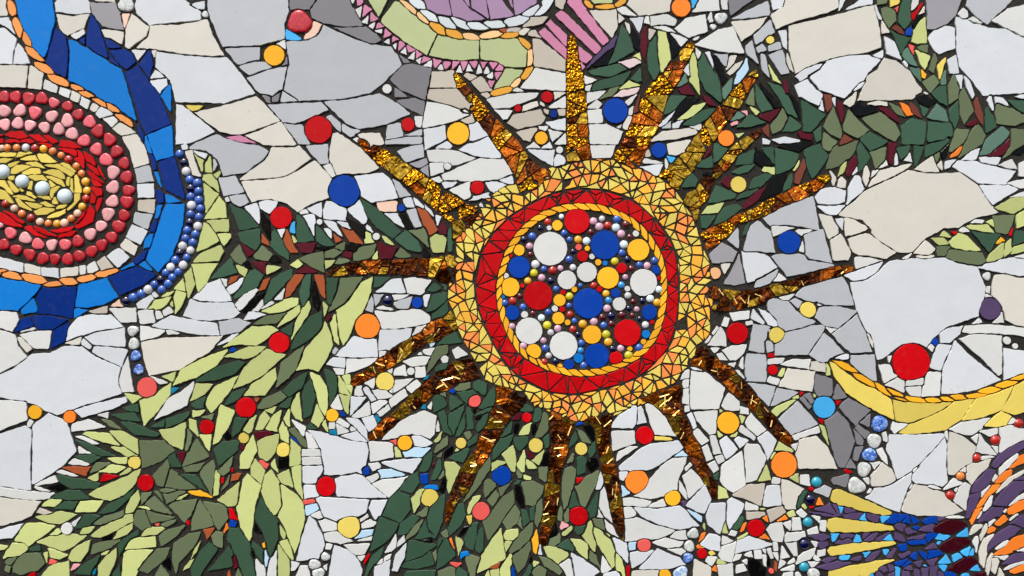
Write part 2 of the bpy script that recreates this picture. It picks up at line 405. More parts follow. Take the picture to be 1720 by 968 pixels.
DATA = """
C 0 0
@scroll
B 92 0 333 0 365 140 300 405 255 385 200 290 130 120
N 368 190 445 255 460 330 440 520 365 480 305 410 345 290
B 448 265 500 275 570 315 690 385 810 465 860 620 918 815 780 720 640 640 540 575 460 540 468 380
N 615 100 660 170 735 400 640 360 570 290
N 530 270 570 235 575 310 540 290
N 705 260 740 258 815 322 765 325 720 315
N 735 345 830 325 890 365 908 415 850 462 810 440 770 400
N 725 355 800 445 740 420
N 840 490 925 440 1080 660 1145 835 975 905 930 770
N 1005 330 1025 430 1000 525 930 435
B 1145 570 1145 750 1075 650 1090 610
N 920 820 970 910 960 960 930 890
/O 60 0 90 110 50
/O 95 110 135 255 50
/O 155 210 210 320 58
/O 170 310 300 410 58
/O 230 420 355 495 48
/O 320 505 465 578 48
/O 470 570 560 608 32
/O 525 612 635 655 34
/O 610 655 715 720 34
/O 715 690 800 760 42
/O 765 760 890 850 44
@medallion
c 0 440 185 440 172 588 0 580
c 198 440 285 490 270 598 180 590
w 300 535 385 580 375 625 288 595
w 400 585 468 610 458 655 390 630
c 485 615 540 640 525 690 472 665
w 548 650 605 680 585 730 530 700
c 622 680 670 712 635 755 600 735
W 680 715 762 770 670 795 640 760
w 690 795 765 782 800 805 752 855
c 815 815 910 895 815 912 752 862
qR 20 650 45
qR 100 650 44
qR 188 660 46
qR 275 660 44
qP 358 690 38
qR 450 712 38
qR 522 768 40
qP 598 818 44
qR 655 880 46
qR 732 938 46
qp 25 745 44
qp 130 742 44
qP 232 755 46
qp 344 780 42
qp 447 810 46
qp 392 868 42
qp 480 898 44
qP 562 945 44
qp 25 835 42
qp 115 828 42
qp 198 842 40
qp 295 855 40
@wall
c 0 0 25 0 45 105 0 110
W 10 120 50 115 105 235 55 190
c 0 145 6 150 2 175 0 175
W 0 195 25 185 110 262 75 430 0 425
W 115 285 160 340 200 430 92 430 90 350
W 370 20 440 0 580 0 605 80 490 100 375 80
c 380 90 480 105 595 95 560 190 450 240 400 190
w 470 235 560 195 570 240 510 265
y 575 0 605 0 590 12
c 620 0 770 0 765 12 640 10
G 600 20 770 15 810 90 830 205 690 175 620 90
o 810 95 870 95 835 190
c 680 200 830 210 815 295 700 250
c 880 95 1000 185 975 240 910 290 865 325 838 320 845 200
W 905 30 940 0 1150 0 1350 85 1345 135 1100 150 1000 165 915 85
W 1265 35 1370 10 1372 62 1310 55
c 915 325 1000 250 1010 175 1200 170 1390 130 1420 230 1500 370 1420 378 1220 358 1040 330
w 880 335 975 335 925 405
c 1018 340 1050 340 1035 385
W 1050 350 1230 375 1430 385 1520 385 1600 480 1710 625 1500 690 1180 682 1145 540 1045 450
W 1040 470 1105 515 1010 525
W 1000 545 1115 530 1120 570 1075 630
W 1185 705 1230 710 1440 885 1270 960 1180 968
y 1238 710 1365 712 1320 745 1285 745
c 1300 755 1450 725 1710 650 1720 650 1890 810 1700 880 1590 905 1480 885
@pebble
qx 843 25 62 | large pale glass pebble at the top edge above the small pink tile
qx 1378 97 27 | small white round pebble left of the large grey tile at the top
C 0 182
@scroll
B 990 180 1150 110 1165 320 1050 355 1020 270
B 965 185 985 185 1020 300 1000 295 975 230
N 1060 355 1170 325 1200 440 1245 615 1110 545 1085 460
N 1005 310 1035 330 1050 410 1030 415
B 1035 425 1060 430 1085 530 1060 500
N 1050 545 1095 570 1095 630 1060 635
B 1110 580 1150 590 1215 630 1115 635
B 1115 645 1235 645 1225 790 1155 1000 1062 1099 980 1019 1005 960 1060 800 1095 690
B 1055 655 1085 650 1055 750 1040 740
N 1040 745 1060 745 1035 830 1005 830
B 1000 850 1030 840 1005 930 960 945 975 880
bH 1203 305 26
bN 1232 360 26
bw 1247 423 28
bH 1270 478 26
bH 1322 500 28
bN 1276 536 26
bH 1330 555 26
bH 1277 592 26
bH 1332 616 28
bw 1282 652 28
bH 1342 672 26
bH 1276 710 26
bH 1332 730 26
bN 1270 765 26
bw 1325 792 27
bH 1252 818 25
bH 1308 846 26
bH 1242 873 26
bH 1291 902 27
bw 1222 925 27
bw 1275 955 25
@medallion
c 820 190 910 170 960 240 1000 370 900 395 870 290
g 905 410 1000 382 1030 490 925 500
W 922 512 1030 505 1035 605 928 600
b 930 615 1040 612 1030 705 925 690
g 910 700 1020 715 990 815 895 765
W 885 785 990 825 940 915 845 865
c 840 875 920 930 900 990 800 930
qR 780 290 44
qR 830 368 42
qR 848 462 45
qR 860 552 42
qR 850 628 46
qR 830 720 42
qR 795 792 46
qR 748 866 42
qP 645 275 44
qP 708 345 46
qp 757 428 46
qp 755 530 46
qp 752 625 44
qp 722 710 46
qp 675 790 40
qp 604 845 43
qR 520 893 42
qR 680 918 42
qR 612 960 42
qP 435 915 42
qp 345 917 40
qP 250 912 42
qp 165 872 43
qP 68 838 42
qR 105 950 40
qR 20 915 42
qp 0 785 22
R 0 175 25 180 10 195 0 198
R 30 180 60 160 145 155 190 195 110 205
R 20 215 105 208 130 230 30 225
R 0 200 40 205 20 232 0 232
R 140 215 190 200 240 235 150 232
R 195 180 270 175 330 230 245 220
R 270 180 320 180 385 225 340 235
R 395 255 405 215 480 222 545 265 430 265
R 250 232 330 235 380 270 330 268
R 390 270 440 265 520 290 560 370 500 320
R 520 280 570 330 560 400 500 345
R 560 290 620 330 650 400 570 345
R 580 370 640 395 690 470 620 430
R 650 380 670 410 700 475 670 450
R 580 420 620 430 690 500 620 480
R 610 470 660 490 695 540 630 520
R 610 530 680 530 690 600 650 590
R 610 560 645 600 630 640 605 630
R 655 600 690 590 650 695 640 670
R 600 650 635 690 620 760 520 810 500 790 560 730
R 500 775 560 700 590 670 570 720 530 780
R 0 680 60 720 155 800 70 790 0 740
R 20 690 100 720 160 770 110 770
R 160 800 210 790 240 830 310 870 240 860
R 215 785 330 830 380 860 300 850 240 825
R 320 825 420 805 495 795 450 830 380 835
R 395 850 450 835 510 825 480 855 390 870
bo 5 265 20
bO 42 265 24
bO 105 262 22
bw 167 262 24
bR 229 265 24
bY 287 270 24
bO 348 287 24
bO 405 314 22
bR 455 342 26
bO 508 388 24
bO 542 436 22
bY 570 492 26
bY 579 552 24
bR 572 605 24
bY 546 660 24
bo 515 705 24
bO 472 740 24
bo 427 770 26
bY 377 775 24
bO 318 772 22
bo 262 762 24
bR 200 735 24
bO 140 708 24
bo 90 672 24
bR 30 640 24
bZ 12 425 44
bZ 143 490 42
bZ 280 538 46
bZ 430 590 46
y 0 300 105 300 100 320 0 328
y 0 335 80 340 40 365 0 368
y 100 330 130 295 215 295 225 310
y 45 375 130 355 75 395 50 400
y 130 345 180 315 235 310 255 355 190 345
y 240 310 300 305 390 370 290 370 250 330
y 175 370 240 355 300 405 215 385
y 290 380 380 370 440 400 510 435 480 460 400 410
y 65 440 80 400 120 382 205 390 110 435
y 130 440 200 405 260 405 275 440 190 445
y 280 430 350 410 390 415 440 465 440 480
y 400 375 440 365 510 430 500 440
y 180 460 210 445 290 450 320 500 215 480
y 290 455 340 455 410 485 445 540 360 490
y 440 460 465 465 465 525 445 515
y 470 480 490 460 490 565 465 560
y 490 460 510 440 535 500 545 565 500 565
y 500 575 535 575 530 610 450 700 440 690 500 630
y 325 480 370 520 330 540
y 335 540 360 530 405 520 355 575 345 615 330 590
y 365 600 385 640 350 640 350 625
y 190 490 215 485 205 550 180 545
y 55 460 90 455 85 480 55 478
y 0 485 30 480 90 575 75 580 20 530
y 40 485 70 485 130 555 95 570 60 530
y 75 490 115 510 175 575 140 560
y 80 590 165 580 210 605 240 630 150 620
y 140 575 190 555 260 605 300 615 210 600
y 225 580 330 590 350 615 260 605
y 100 600 130 605 210 690 130 660
y 0 535 30 555 90 640 60 630 0 585
y 140 620 200 630 290 650 240 675 180 650
y 220 690 290 668 370 680 310 710 240 715
y 260 640 300 630 365 660 320 660
y 370 680 390 655 450 645 420 670
y 310 740 340 715 440 680 450 695 380 730
@lime
l 1300 305 1370 345 1365 420 1345 430 1310 340
l 1370 430 1370 370 1410 320 1420 430
l 1432 450 1478 420 1480 440 1455 475
l 1360 450 1420 440 1460 490 1470 565 1360 480
l 1365 500 1470 580 1385 700 1375 600
l 1370 745 1470 590 1510 640 1520 735
l 1385 755 1535 745 1535 830 1450 830
l 1320 965 1370 770 1400 780 1470 890 1390 935
l 1460 840 1545 840 1550 870 1500 930
@wall
W 1220 250 1245 240 1265 270 1225 280
c 1245 290 1290 285 1355 460 1290 450 1270 370
W 1300 285 1390 310 1380 345 1330 325
g 1435 345 1460 380 1435 415
g 1260 270 1300 240 1450 175 1500 200 1620 230 1720 245 1810 290 1770 350 1650 430 1500 455 1460 340 1380 280
C 0 363
@medallion
qR 195 258 42
qR 285 285 43
qR 365 288 40
qR 453 290 42
qR 530 268 42
W 0 262 150 320 155 378 80 365 0 345
c 165 320 265 348 268 398 160 375
W 275 350 390 355 392 415 280 400
c 402 355 525 345 525 395 405 408
w 532 338 575 335 575 393 532 393
w 582 335 635 305 665 360 585 392
b 645 310 700 272 755 345 680 370
W 715 270 800 212 865 280 790 345
c 808 205 840 150 920 200 880 280
@scroll
/O -40 375 50 370 36
/O 0 375 160 430 48
/O 130 400 310 445 56
/O 290 465 420 462 40
/O 400 430 515 455 50
/O 515 425 640 412 44
/O 635 395 800 370 44
B 0 410 140 435 275 470 215 545 125 635 0 625
B 130 630 220 555 255 640 150 660
N 285 478 515 475 490 690 350 665 245 655 260 600 245 545
B 520 470 600 450 715 420 795 540 690 595 590 612 500 608
N 725 405 910 340 1045 395 980 450 800 535
B 805 365 890 315 900 335 830 360
N 895 300 985 220 970 290 920 320
B 935 330 965 300 1020 365 990 360
N 90 780 135 700 200 675 230 745 160 760
N 205 675 320 665 450 695 350 765 250 760 220 720
N 330 895 355 770 460 720 435 840
B 490 620 585 635 560 650 490 690
bN 1202 246 25
bH 1250 280 25
bH 1173 295 26
bw 1226 330 27
bw 1142 343 26
bH 1193 376 25
bH 1108 380 24
bH 1153 412 25
bN 1072 425 25
bH 1125 455 26
bH 1032 460 25
bH 1082 494 26
bw 990 494 28
bH 943 523 26
bH 890 547 28
bN 842 570 28
@lime
l 1300 310 1340 260 1410 225 1490 195 1500 240 1470 300
l 1285 325 1460 320 1400 410 1380 460 1330 520
l 1240 395 1285 345 1310 460 1265 550 1250 480
l 1170 490 1230 420 1245 510
l 1085 545 1110 520 1165 505 1140 535
l 1175 660 1165 560 1185 500 1250 520 1220 600
l 990 625 1030 570 1150 540 1120 600 1080 625
l 1135 600 1160 555 1170 620
@pebble
qx 890 772 42 | grey white glass pebble, topmost of the short pebble column below the blue scroll
qx 897 860 44 | milky white glass pebble, second of the short pebble column below the blue scroll
qh 908 940 40 | blue marbled glass pebble, third of the short pebble column below the blue scroll
@wall
o 745 605 800 560 825 610
b 595 640 720 605 715 655 640 660
w 735 625 912 618 910 710 810 715
W 915 590 1015 530 1030 560 985 620 925 625
W 1015 525 1035 512 1060 540 1045 550
w 920 635 1030 630 1040 715 940 725
w 1035 645 1075 635 1095 680 1050 692
w 1085 640 1130 597 1165 645 1100 675
w 0 650 30 640 105 650 125 710 85 775 0 735
w 135 780 225 740 240 765 180 770
w 130 800 230 775 345 770 330 895 215 885
c 118 815 150 820 215 890 180 915 140 870
W 440 840 460 750 520 685 630 660 740 665 820 745 630 775
W 565 815 640 785 830 755 840 885 720 870 625 865
c 440 855 545 810 530 870
W 545 860 555 825 620 880 605 900
W 1010 745 1145 670 1230 690 1460 725 1470 800 1330 795 1130 760
w 940 740 1040 755 1105 775 1060 810 945 838
w 1115 770 1160 770 1200 790 1130 795
W 1230 670 1280 560 1330 580 1555 580 1610 650 1560 685 1430 702 1330 700
W 1290 555 1385 460 1475 425 1560 570 1480 580 1360 575
g 1465 715 1590 690 1680 720 1600 780 1485 800
w 1485 425 1525 428 1520 480 1500 470
W 1515 490 1600 425 1635 415 1620 480 1550 525
@garlandleft
A 1530 460 1550 410 1600 405 1590 440
C 0 545
@wall
W 620 150 845 162 855 180 810 285 690 225 620 185
c 945 122 1100 95 1490 85 1400 190 1200 305 1090 325 1000 345 970 260
w 0 15 100 75 120 150 180 225 90 280 0 365
W 215 200 330 195 430 150 540 150 640 225 805 290 790 400 815 465 560 545 380 610 280 570 180 520 0 478 0 370 100 290
w 820 455 795 370 855 215 895 450
W 500 580 560 555 840 490 850 520 760 565 550 625
w 0 510 170 520 180 640 0 740
W 0 765 170 680 210 720 195 968 203 1114 120 1105 0 1072
W 215 680 320 600 440 655 510 855 400 968 330 1010 215 1085
w 175 690 195 640 220 660 200 690
w 480 720 480 670 590 640 700 690 580 710
w 660 610 725 595 720 630
w 1010 350 1125 395 1070 400
w 505 755 560 755 660 805 620 805
w 525 825 605 870 530 870
w 455 935 490 905 605 940 580 955
@pebble
qh 928 305 40 | blue marbled glass pebble, lowest of the short pebble column, above the coral disc
@disc
oP 987 425 68 | coral disc at the foot of the short pebble column
oY 233 590 48 | small golden disc, left one of a pair below the big white tile at far left
oO 468 622 42 | small orange disc, right one of a pair below the big white tile at far left
oR 1388 690 50 | red disc on lime leaves, left one of a close pair of red discs lower left
oy 902 930 44 | pale yellow disc at the tips of lime leaves at far lower left
@garlandlower
l 835 465 955 490 890 530
l 1090 350 1180 320 1160 385
l 1165 410 1215 310 1330 240 1530 170 1450 280 1330 350
l 935 510 1040 475 1145 395 1140 470 1060 580 965 680
w 1040 640 1130 500 1210 460 1305 380 1300 440 1250 545 1130 600
T 1150 430 1200 430 1150 465
E 1310 385 1450 290 1600 245 1640 260 1580 330 1450 375
l 1270 520 1310 400 1430 405 1370 470
E 1270 545 1370 485 1370 565
l 1290 585 1375 580 1340 615 1295 625
E 1110 700 1110 635 1280 590 1230 650
E 1015 690 1105 640 1105 690
E 830 560 930 535 930 590 850 580
E 750 610 900 595 940 650 840 650
e 680 640 740 650 815 710 750 690
E 810 660 860 650 1070 740 1050 755 900 740
l 550 740 580 725 730 735 800 815 690 790
l 735 720 810 715 920 780 925 880 800 790
l 740 825 830 830 930 890 860 890
E 505 780 560 790 770 885 650 885
E 500 885 640 875 670 895 610 935
l 720 900 850 900 850 940 770 930
e 935 785 1100 785 1170 850 1080 920 950 968
l 1065 710 1160 700 1245 660 1250 740 1230 845 1130 800
e 1255 700 1290 750 1270 850 1240 850
l 1270 640 1315 650 1330 750 1275 700
e 1350 625 1430 605 1420 650
M 1190 870 1245 850 1220 930 1195 900
e 1225 955 1270 840 1320 770 1400 890 1300 930
l 1340 745 1420 740 1405 850 1370 800
E 1130 890 1170 865 1215 955 1150 960
C 0 726
@wall
w 215 365 280 330 370 290 390 335 270 355
w 0 360 60 380 180 400 360 415 330 450 200 455 0 420
c 0 435 100 455 270 470 210 560 150 590 0 650
W 0 680 60 640 160 615 80 710 0 725
w 375 270 400 255 530 300 480 305
w 220 360 330 400 260 390
b 245 540 265 515 350 545 310 555
w 470 620 545 570 500 635
@garlandlower
A 420 240 480 235 610 235 580 295 520 280
e 590 280 640 210 740 210 680 250
l 665 265 740 220 840 240 780 275
l 805 290 860 240 900 235 850 285
E 375 290 420 290 600 330 670 350 640 380 480 380 390 330
l 585 310 655 280 660 325 630 335
R 670 330 690 285 780 295 790 300 720 325
l 600 420 640 390 760 340 880 280 940 250 920 330 830 430 740 460 650 440
K 310 375 400 350 440 380 400 395
E 340 440 430 395 530 395 600 450 480 460
l 280 495 320 455 420 455 370 500
E 360 515 430 470 520 465 490 520
l 500 540 540 465 690 465 640 535
E 660 550 720 490 830 430 910 380 860 450 760 540
l 835 545 880 440 925 395 940 450 890 540
l 230 570 290 565 400 535 510 555 410 620 320 610
e 610 625 660 580 740 555 830 530 820 580 720 620
E 500 650 560 560 640 560 680 570 600 630
l 605 700 730 600 890 550 890 600 780 660 670 710
l 530 690 560 645 635 635 600 680
l 95 730 160 620 280 615 365 635 300 690 190 765
l 330 695 385 650 405 670 380 700
l 245 740 330 705 470 690 575 700 500 760 420 805 330 770
K 680 715 750 690 740 720 690 730
l 760 720 800 660 890 610 885 650 850 690
E 790 760 830 720 930 660 930 690 850 740 800 830
l 0 755 55 770 30 790 0 795
l 20 850 40 800 80 750 160 745 185 790 130 830
E 195 800 200 780 260 765 270 800
e 85 900 120 850 160 820 270 810 300 880 240 940 140 960 85 940
e 30 880 50 850 110 840 80 885 50 895
e 30 930 40 895 70 910 60 940
l 280 820 320 810 310 880
l 320 785 360 790 450 830 400 855 340 845
P 325 895 335 855 375 875
l 230 968 330 900 460 870 465 968
R 190 950 210 938 240 940 220 968 190 968
l 460 850 480 800 520 765 605 730 590 800 540 870 480 870
e 610 820 620 760 700 740 800 730 730 790
l 680 825 720 795 740 790 715 820
p 470 935 490 890 530 895 500 920
E 500 950 560 890 670 830 640 900 600 960
T 615 950 640 905 640 950 630 960
l 655 968 660 900 720 830 780 780 780 850 740 940 700 968
E 755 960 800 900 810 968
l 815 968 830 820 860 795 1025 795 960 870 870 968
l 840 790 880 720 1040 705 1045 770 950 780
e 900 560 915 530 970 530 1010 640 950 660 900 620
l 930 505 990 500 1005 520
e 985 530 1070 560 1170 575 1090 600 1020 610
P 1040 620 1080 608 1060 630
l 950 700 985 645 1110 645 1050 690
e 1065 700 1100 670 1240 630 1180 700 1080 770
e 1075 620 1180 590 1170 610 1110 640
e 950 410 1020 400 1010 420 950 490
e 965 490 1035 430 1100 500 1150 550 1050 530
e 1020 300 1120 190 1140 230 1100 370 1060 360
e 1105 370 1140 250 1230 310 1320 385 1200 385
E 1200 290 1310 290 1360 340 1400 410 1330 370
e 1230 240 1280 225 1370 210 1330 265 1250 265
e 1340 280 1370 230 1430 190 1440 240 1430 340 1420 430 1370 360
l 1430 430 1450 260 1475 290 1465 420
e 1060 390 1130 380 1180 390 1120 415
e 1095 420 1200 400 1250 400 1180 450 1120 490
e 1035 400 1060 395 1100 470
l 1180 460 1200 430 1260 420 1220 450
Y 1255 400 1350 395 1420 440 1290 420
e 1130 490 1200 465 1320 455 1280 560 1240 610
e 1365 470 1500 490 1520 520 1530 580 1470 660 1440 620
e 1285 665 1290 590 1340 460 1420 560 1430 630
R 1245 610 1260 585 1270 625
e 1155 860 1165 750 1260 690 1345 675 1310 760 1200 880 1180 960
e 920 930 1050 790 1140 780 1110 850 990 950
e 1000 968 1080 900 1130 960 1130 968
K 1090 890 1135 840 1140 930
l 1285 850 1310 780 1345 735 1320 800
l 1230 930 1270 870 1300 855 1270 910
E 1280 920 1340 810 1400 745 1460 790 1380 900 1300 968
A 1370 660 1440 645 1390 720
e 1420 700 1450 670 1495 680 1490 780 1440 760
O 1500 680 1520 615 1530 650
R 1540 520 1560 520 1590 590 1545 580
H 1540 630 1550 590 1590 610 1580 635
E 1480 840 1540 760 1560 800 1570 900 1400 930
E 1440 150 1560 70 1600 60 1590 130 1480 220
l 1460 460 1540 390 1615 330 1600 490 1530 500
e 1460 270 1560 170 1550 260 1500 290
A 1550 330 1560 280 1620 280 1600 320
R 1540 240 1560 235 1570 275 1550 270
R 1485 315 1500 310 1500 340 1485 340
e 1480 400 1510 350 1540 290 1530 350
@disc
oR 976 342 56 | red disc on olive leaves at far lower left, beside a large lime leaf
ow 448 650 40 | small white disc among lime leaves in the lower left corner
C 322 0
@wall
g 105 0 630 0 650 75 620 160 625 260 460 300 210 315 130 130 110 90
D 655 0 870 0 790 60 660 65
D 800 60 900 0 1020 0 1150 175 1020 180 880 150 810 120
D 960 185 1180 178 1275 270 1215 292 1100 250
B 632 195 735 262 725 272 632 262
o 815 145 872 165 830 240 750 265
g 635 280 780 275 860 230 885 170 1010 230 1190 300 1345 315 1415 430 1300 540 1200 620 1010 665 720 675 615 605 655 430
w 568 295 625 270 630 330
g 220 325 455 320 450 400 310 435
D 640 375 645 435 610 440
g 315 445 410 415 500 418 540 450 385 505
g 372 525 480 480 635 445 610 600 540 648 470 630 430 600
D 470 632 530 645 528 690 505 690
D 540 652 600 605 585 685 535 682
g 610 610 710 675 590 685
g 510 705 870 690 915 738 690 835 590 812
g 890 685 1050 670 1260 632 1380 690 1462 765 1300 835 1130 865 1040 830
D 1330 530 1420 440 1480 430 1610 465 1590 590 1570 670 1400 600
D 1365 590 1450 650 1365 650
D 1400 375 1470 420 1420 425
D 1370 680 1500 660 1565 685 1550 775 1480 740
b 1615 480 1760 475 1790 590 1595 590
b 1590 600 1790 595 1900 700 1860 740 1580 660
w 1580 685 1720 710 1870 775 1740 820 1550 858
W 1565 875 1700 845 1720 920 1640 968 1600 968 1565 950
w 1500 785 1550 785 1540 858 1495 840
g 1430 910 1545 870 1545 910
g 1320 845 1410 825 1420 920 1300 940
g 1300 945 1420 925 1548 920 1545 968 1300 968
g 900 790 935 775 1000 830 1000 890
g 1010 830 1060 865 1130 880 1075 925 1010 880
c 1110 905 1150 895 1260 895 1295 965 1200 1000
w 950 885 1080 945 1180 1000 950 1010
W 1080 930 1118 925 1115 960
g 620 830 740 840 790 968 710 968
c 360 910 590 815 710 968 690 990 480 970
F 230 925 320 910 440 968 330 960
g 0 960 160 905 330 975 300 1030 0 1020
@disc
qR 725 148 84 | glossy crimson dome tile wedged between pale pink and sky blue slivers
oY 552 372 70 | golden yellow disc left of the large grey tile near the top
ow 1312 597 32 | small white disc below the large grey tile at the top
oR 852 872 92 | large red disc among light grey tiles, left of the tip of a long gold ray
oR 1452 837 46 | small red disc among grey tiles between two upper left gold rays
@green
S 1150 0 1345 0 1255 110
S 1370 10 1480 60 1645 225 1590 370 1260 120
w 1055 0 1105 0 1078 50
w 1140 45 1130 122 1098 70
w 1185 105 1180 160 1142 150
w 1230 150 1220 205 1182 178
w 1285 188 1275 225 1225 205
w 1330 258 1330 295 1290 285
w 1380 275 1368 340 1345 305
w 1435 315 1440 365 1408 350
w 1500 348 1490 400 1458 390
w 1555 370 1530 425 1510 405
w 1612 405 1608 450 1562 440
F 1110 0 1155 20 1115 35
F 1160 25 1205 65 1150 110
F 1205 85 1255 130 1200 145
F 1255 135 1300 180 1235 195
F 1300 185 1350 235 1290 255
F 1350 235 1400 265 1340 290
F 1395 270 1440 300 1390 340
F 1440 295 1505 335 1455 350
F 1510 335 1555 370 1510 395
F 1550 380 1605 395 1545 420
/o 1425 0 1500 110 50
/o 1510 85 1590 160 56
/Y 1600 140 1700 235 62
C 322 182
@wall
W 1080 210 1118 198 1115 232
g 180 470 290 455 350 565 215 588
w 222 605 240 595 250 620 230 628
g 252 592 350 575 385 630 320 665 280 640
c 325 480 390 420 500 330 535 265 720 250 800 340 710 400 640 455 560 470
c 335 495 470 480 600 465 700 430 830 345 920 440 940 480 915 530 920 600 800 640 710 695 640 640 530 605 400 630 360 550
g 770 255 915 240 915 370 860 380
w 870 385 935 375 965 450 940 465
g 1295 225 1295 210 1300 190
c 920 330 945 170 980 165 1150 280 1255 400 1190 430 970 445 950 390
W 1090 460 1285 435 1345 490 1385 600 1210 635 1140 590
W 345 668 440 632 455 700 455 780 390 710
W 445 628 500 618 575 630 560 670 525 710 460 670
w 725 700 765 680 780 705 735 715
W 780 675 870 632 875 735 820 710
W 905 625 960 630 1040 680 1035 755 885 740 885 680
W 740 720 825 712 830 780 820 855 770 780
W 1045 680 1130 615 1175 740 1165 785 1090 730
W 885 755 960 765 1010 860 930 805
W 975 760 1050 770 1070 820 1010 795
W 890 810 930 815 955 895 915 860
W 575 815 625 810 600 870
W 1165 780 1200 800 1215 835 1175 810
o 1240 630 1380 625 1382 695 1260 690
W 1290 710 1390 705 1435 805 1350 760
g 1440 685 1500 675 1545 800 1500 808
W 1420 605 1475 595 1495 665 1430 668
g 1350 480 1390 500 1475 590 1395 600
W 1490 600 1560 660 1555 675 1505 650
W 1565 650 1610 690 1625 725 1580 690
W 1640 720 1675 730 1650 785
g 1380 290 1460 260 1550 238 1560 325 1440 360
G 1470 375 1580 335 1590 370 1530 405
G 1530 410 1590 380 1595 460
B 660 830 670 770 698 765 695 840
w 1585 285 1720 275 1720 355 1590 360
w 1595 370 1690 362 1690 425 1605 455
w 1565 205 1600 190 1720 130 1720 190 1640 240 1575 280
@disc
oH 1025 555 106 | large royal blue disc among big cream tiles, upper left of the sun
oR 600 735 74 | red disc above the leaf garland left of the sun
ow 858 764 20 | tiny off white disc in the row of slivers above the left leaf garland
oH 1410 670 26 | tiny blue disc between a pale pink tile and slim white slivers, left of the sun
ow 1240 862 25 | small white disc among the dark leaves left of the sun
@garlandleft
E 255 645 350 680 455 800 380 810 320 820 290 740
E 310 835 455 805 460 900 430 960 330 900
K 470 700 520 760 525 890 500 850 465 790
E 530 930 555 810 610 880 610 968 540 968
A 470 845 510 890 518 920 470 900
A 620 880 640 815 680 920 710 968 650 968 620 920
l 675 855 710 895 690 905
E 705 715 760 740 820 890 780 895 715 905 700 820
E 830 780 900 850 960 920 900 930 840 890
A 950 845 1005 885 955 905
A 1005 800 1080 825 1150 912 1060 895
K 1040 740 1160 800 1160 870 1110 830 1060 790
M 1240 890 1330 910 1385 940 1350 968 1260 968
l 1165 830 1210 850 1220 900 1165 905
l 1275 855 1310 870 1360 920 1300 905
E 1135 605 1250 680 1310 730 1400 830 1350 875 1240 800 1180 720
K 1390 720 1420 690 1490 810 1440 810
e 1460 825 1560 800 1585 830 1590 930 1530 880
E 1365 880 1440 820 1520 890 1550 968 1450 950
A 1515 665 1580 690 1650 820 1590 860
M 1680 760 1710 800 1705 850 1655 835
l 1595 880 1640 850 1695 845 1710 880 1695 968 1620 968
M 695 910 830 905 810 968 740 968
e 960 935 1030 900 1020 960 980 950
C 322 363
@garlandleft
M 320 175 425 240 370 280
e 260 260 320 190 370 300 335 330 285 300
e 415 270 470 200 540 260 510 300 430 290
M 400 310 500 310 490 390 440 350
K 525 305 560 260 600 300 560 315
K 340 320 380 300 400 350 360 350
l 280 325 380 350 355 410 310 370
l 500 330 600 345 505 395
E 130 420 170 370 260 285 310 380 230 400
E 270 560 330 470 390 370 430 360 480 400 440 470 330 540
A 455 500 480 430 525 415 500 490
E 490 600 490 540 530 430 600 385 675 355 670 420 590 490 530 560
l 660 330 710 295 745 325 705 350
M 695 380 770 335 840 375 770 385
e 725 290 790 260 880 240 890 380 800 340
A 620 560 640 450 690 395 760 395 710 460 660 530
A 820 395 885 400 900 560 870 530
E 725 500 760 395 800 395 790 540 750 610 730 560
K 800 500 820 440 860 570 845 640 815 590
e 895 240 950 215 1010 240 950 280 895 280
M 1020 235 1080 240 1070 290 1015 265
e 1085 260 1120 215 1240 190 1220 250 1180 290 1090 315
l 1205 300 1245 240 1250 300
e 1365 265 1400 210 1480 280 1390 285
M 1245 170 1340 210 1385 210 1340 285 1270 290
l 895 300 960 300 920 350 900 360
e 965 320 990 285 1060 295 1050 310 1000 325
K 835 210 900 210 950 220 880 230
K 1550 280 1560 200 1600 260 1590 285
E 540 110 555 90 615 180 650 240 650 295 590 260 530 200
K 1040 230 1050 190 1130 195 1110 240
E 1220 480 1230 410 1330 415 1270 470
@garlandlower
l 470 640 530 600 620 555 715 555 710 600 600 645 520 650
l 580 745 620 670 720 600 725 650 680 690
e 410 730 480 680 640 655 570 720 480 730
l 670 830 695 720 740 630 785 565 795 620 760 710 720 770
E 595 770 680 715 670 800 630 800
l 890 680 885 580 915 610
M 905 680 920 660 935 690 910 710
E 670 895 690 810 760 700 870 640 875 750 800 820 730 870
E 910 420 980 415 980 500 930 600 910 580 905 500
e 920 640 960 540 1000 420 1145 410 1100 480 1020 590
l 970 640 1060 570 1140 450 1215 410 1200 520 1150 640 1090 720 1060 800 1020 870 985 800
l 930 720 965 650 980 740 990 870 955 840
l 215 880 310 810 400 745 530 740 575 770 480 840 430 870 320 860
l 220 945 300 910 390 880 500 880 430 940 350 960
W 165 870 270 800 310 790 250 840
H 250 900 275 880 300 905 270 920
@disc
oR 587 854 70 | red disc on pale lime leaves, below left of the leftmost horizontal gold ray
oO 1180 742 84 | large orange disc just below the left pointing gold ray
oH 1515 583 38 | small blue disc beside a glossy navy bead, left of the sun's rim
@wall
w 290 600 350 520 430 490 440 500 370 600 320 640
K 340 650 390 570 500 510 420 600 370 640
w 410 635 475 565 480 600 440 640
W 350 700 380 650 420 645 495 665 430 690
w 470 620 520 575 590 580 530 610
w 550 565 625 490 610 575
W 1240 510 1340 425 1410 425 1440 520 1340 515
w 1420 425 1500 415 1605 435 1550 530 1450 520
g 1170 630 1210 530 1225 590 1215 645
g 1220 530 1290 530 1230 610
w 1340 535 1460 525 1440 545 1360 570
g 1350 580 1480 545 1455 625 1380 620
w 1245 620 1290 605 1370 635 1330 640
W 1555 530 1600 530 1580 610 1560 600
w 1230 640 1330 645 1530 625 1605 680 1600 715 1400 760 1280 755 1240 680
w 1485 800 1510 750 1580 735 1530 790
W 1260 770 1480 755 1460 830 1400 860 1330 900 1255 905
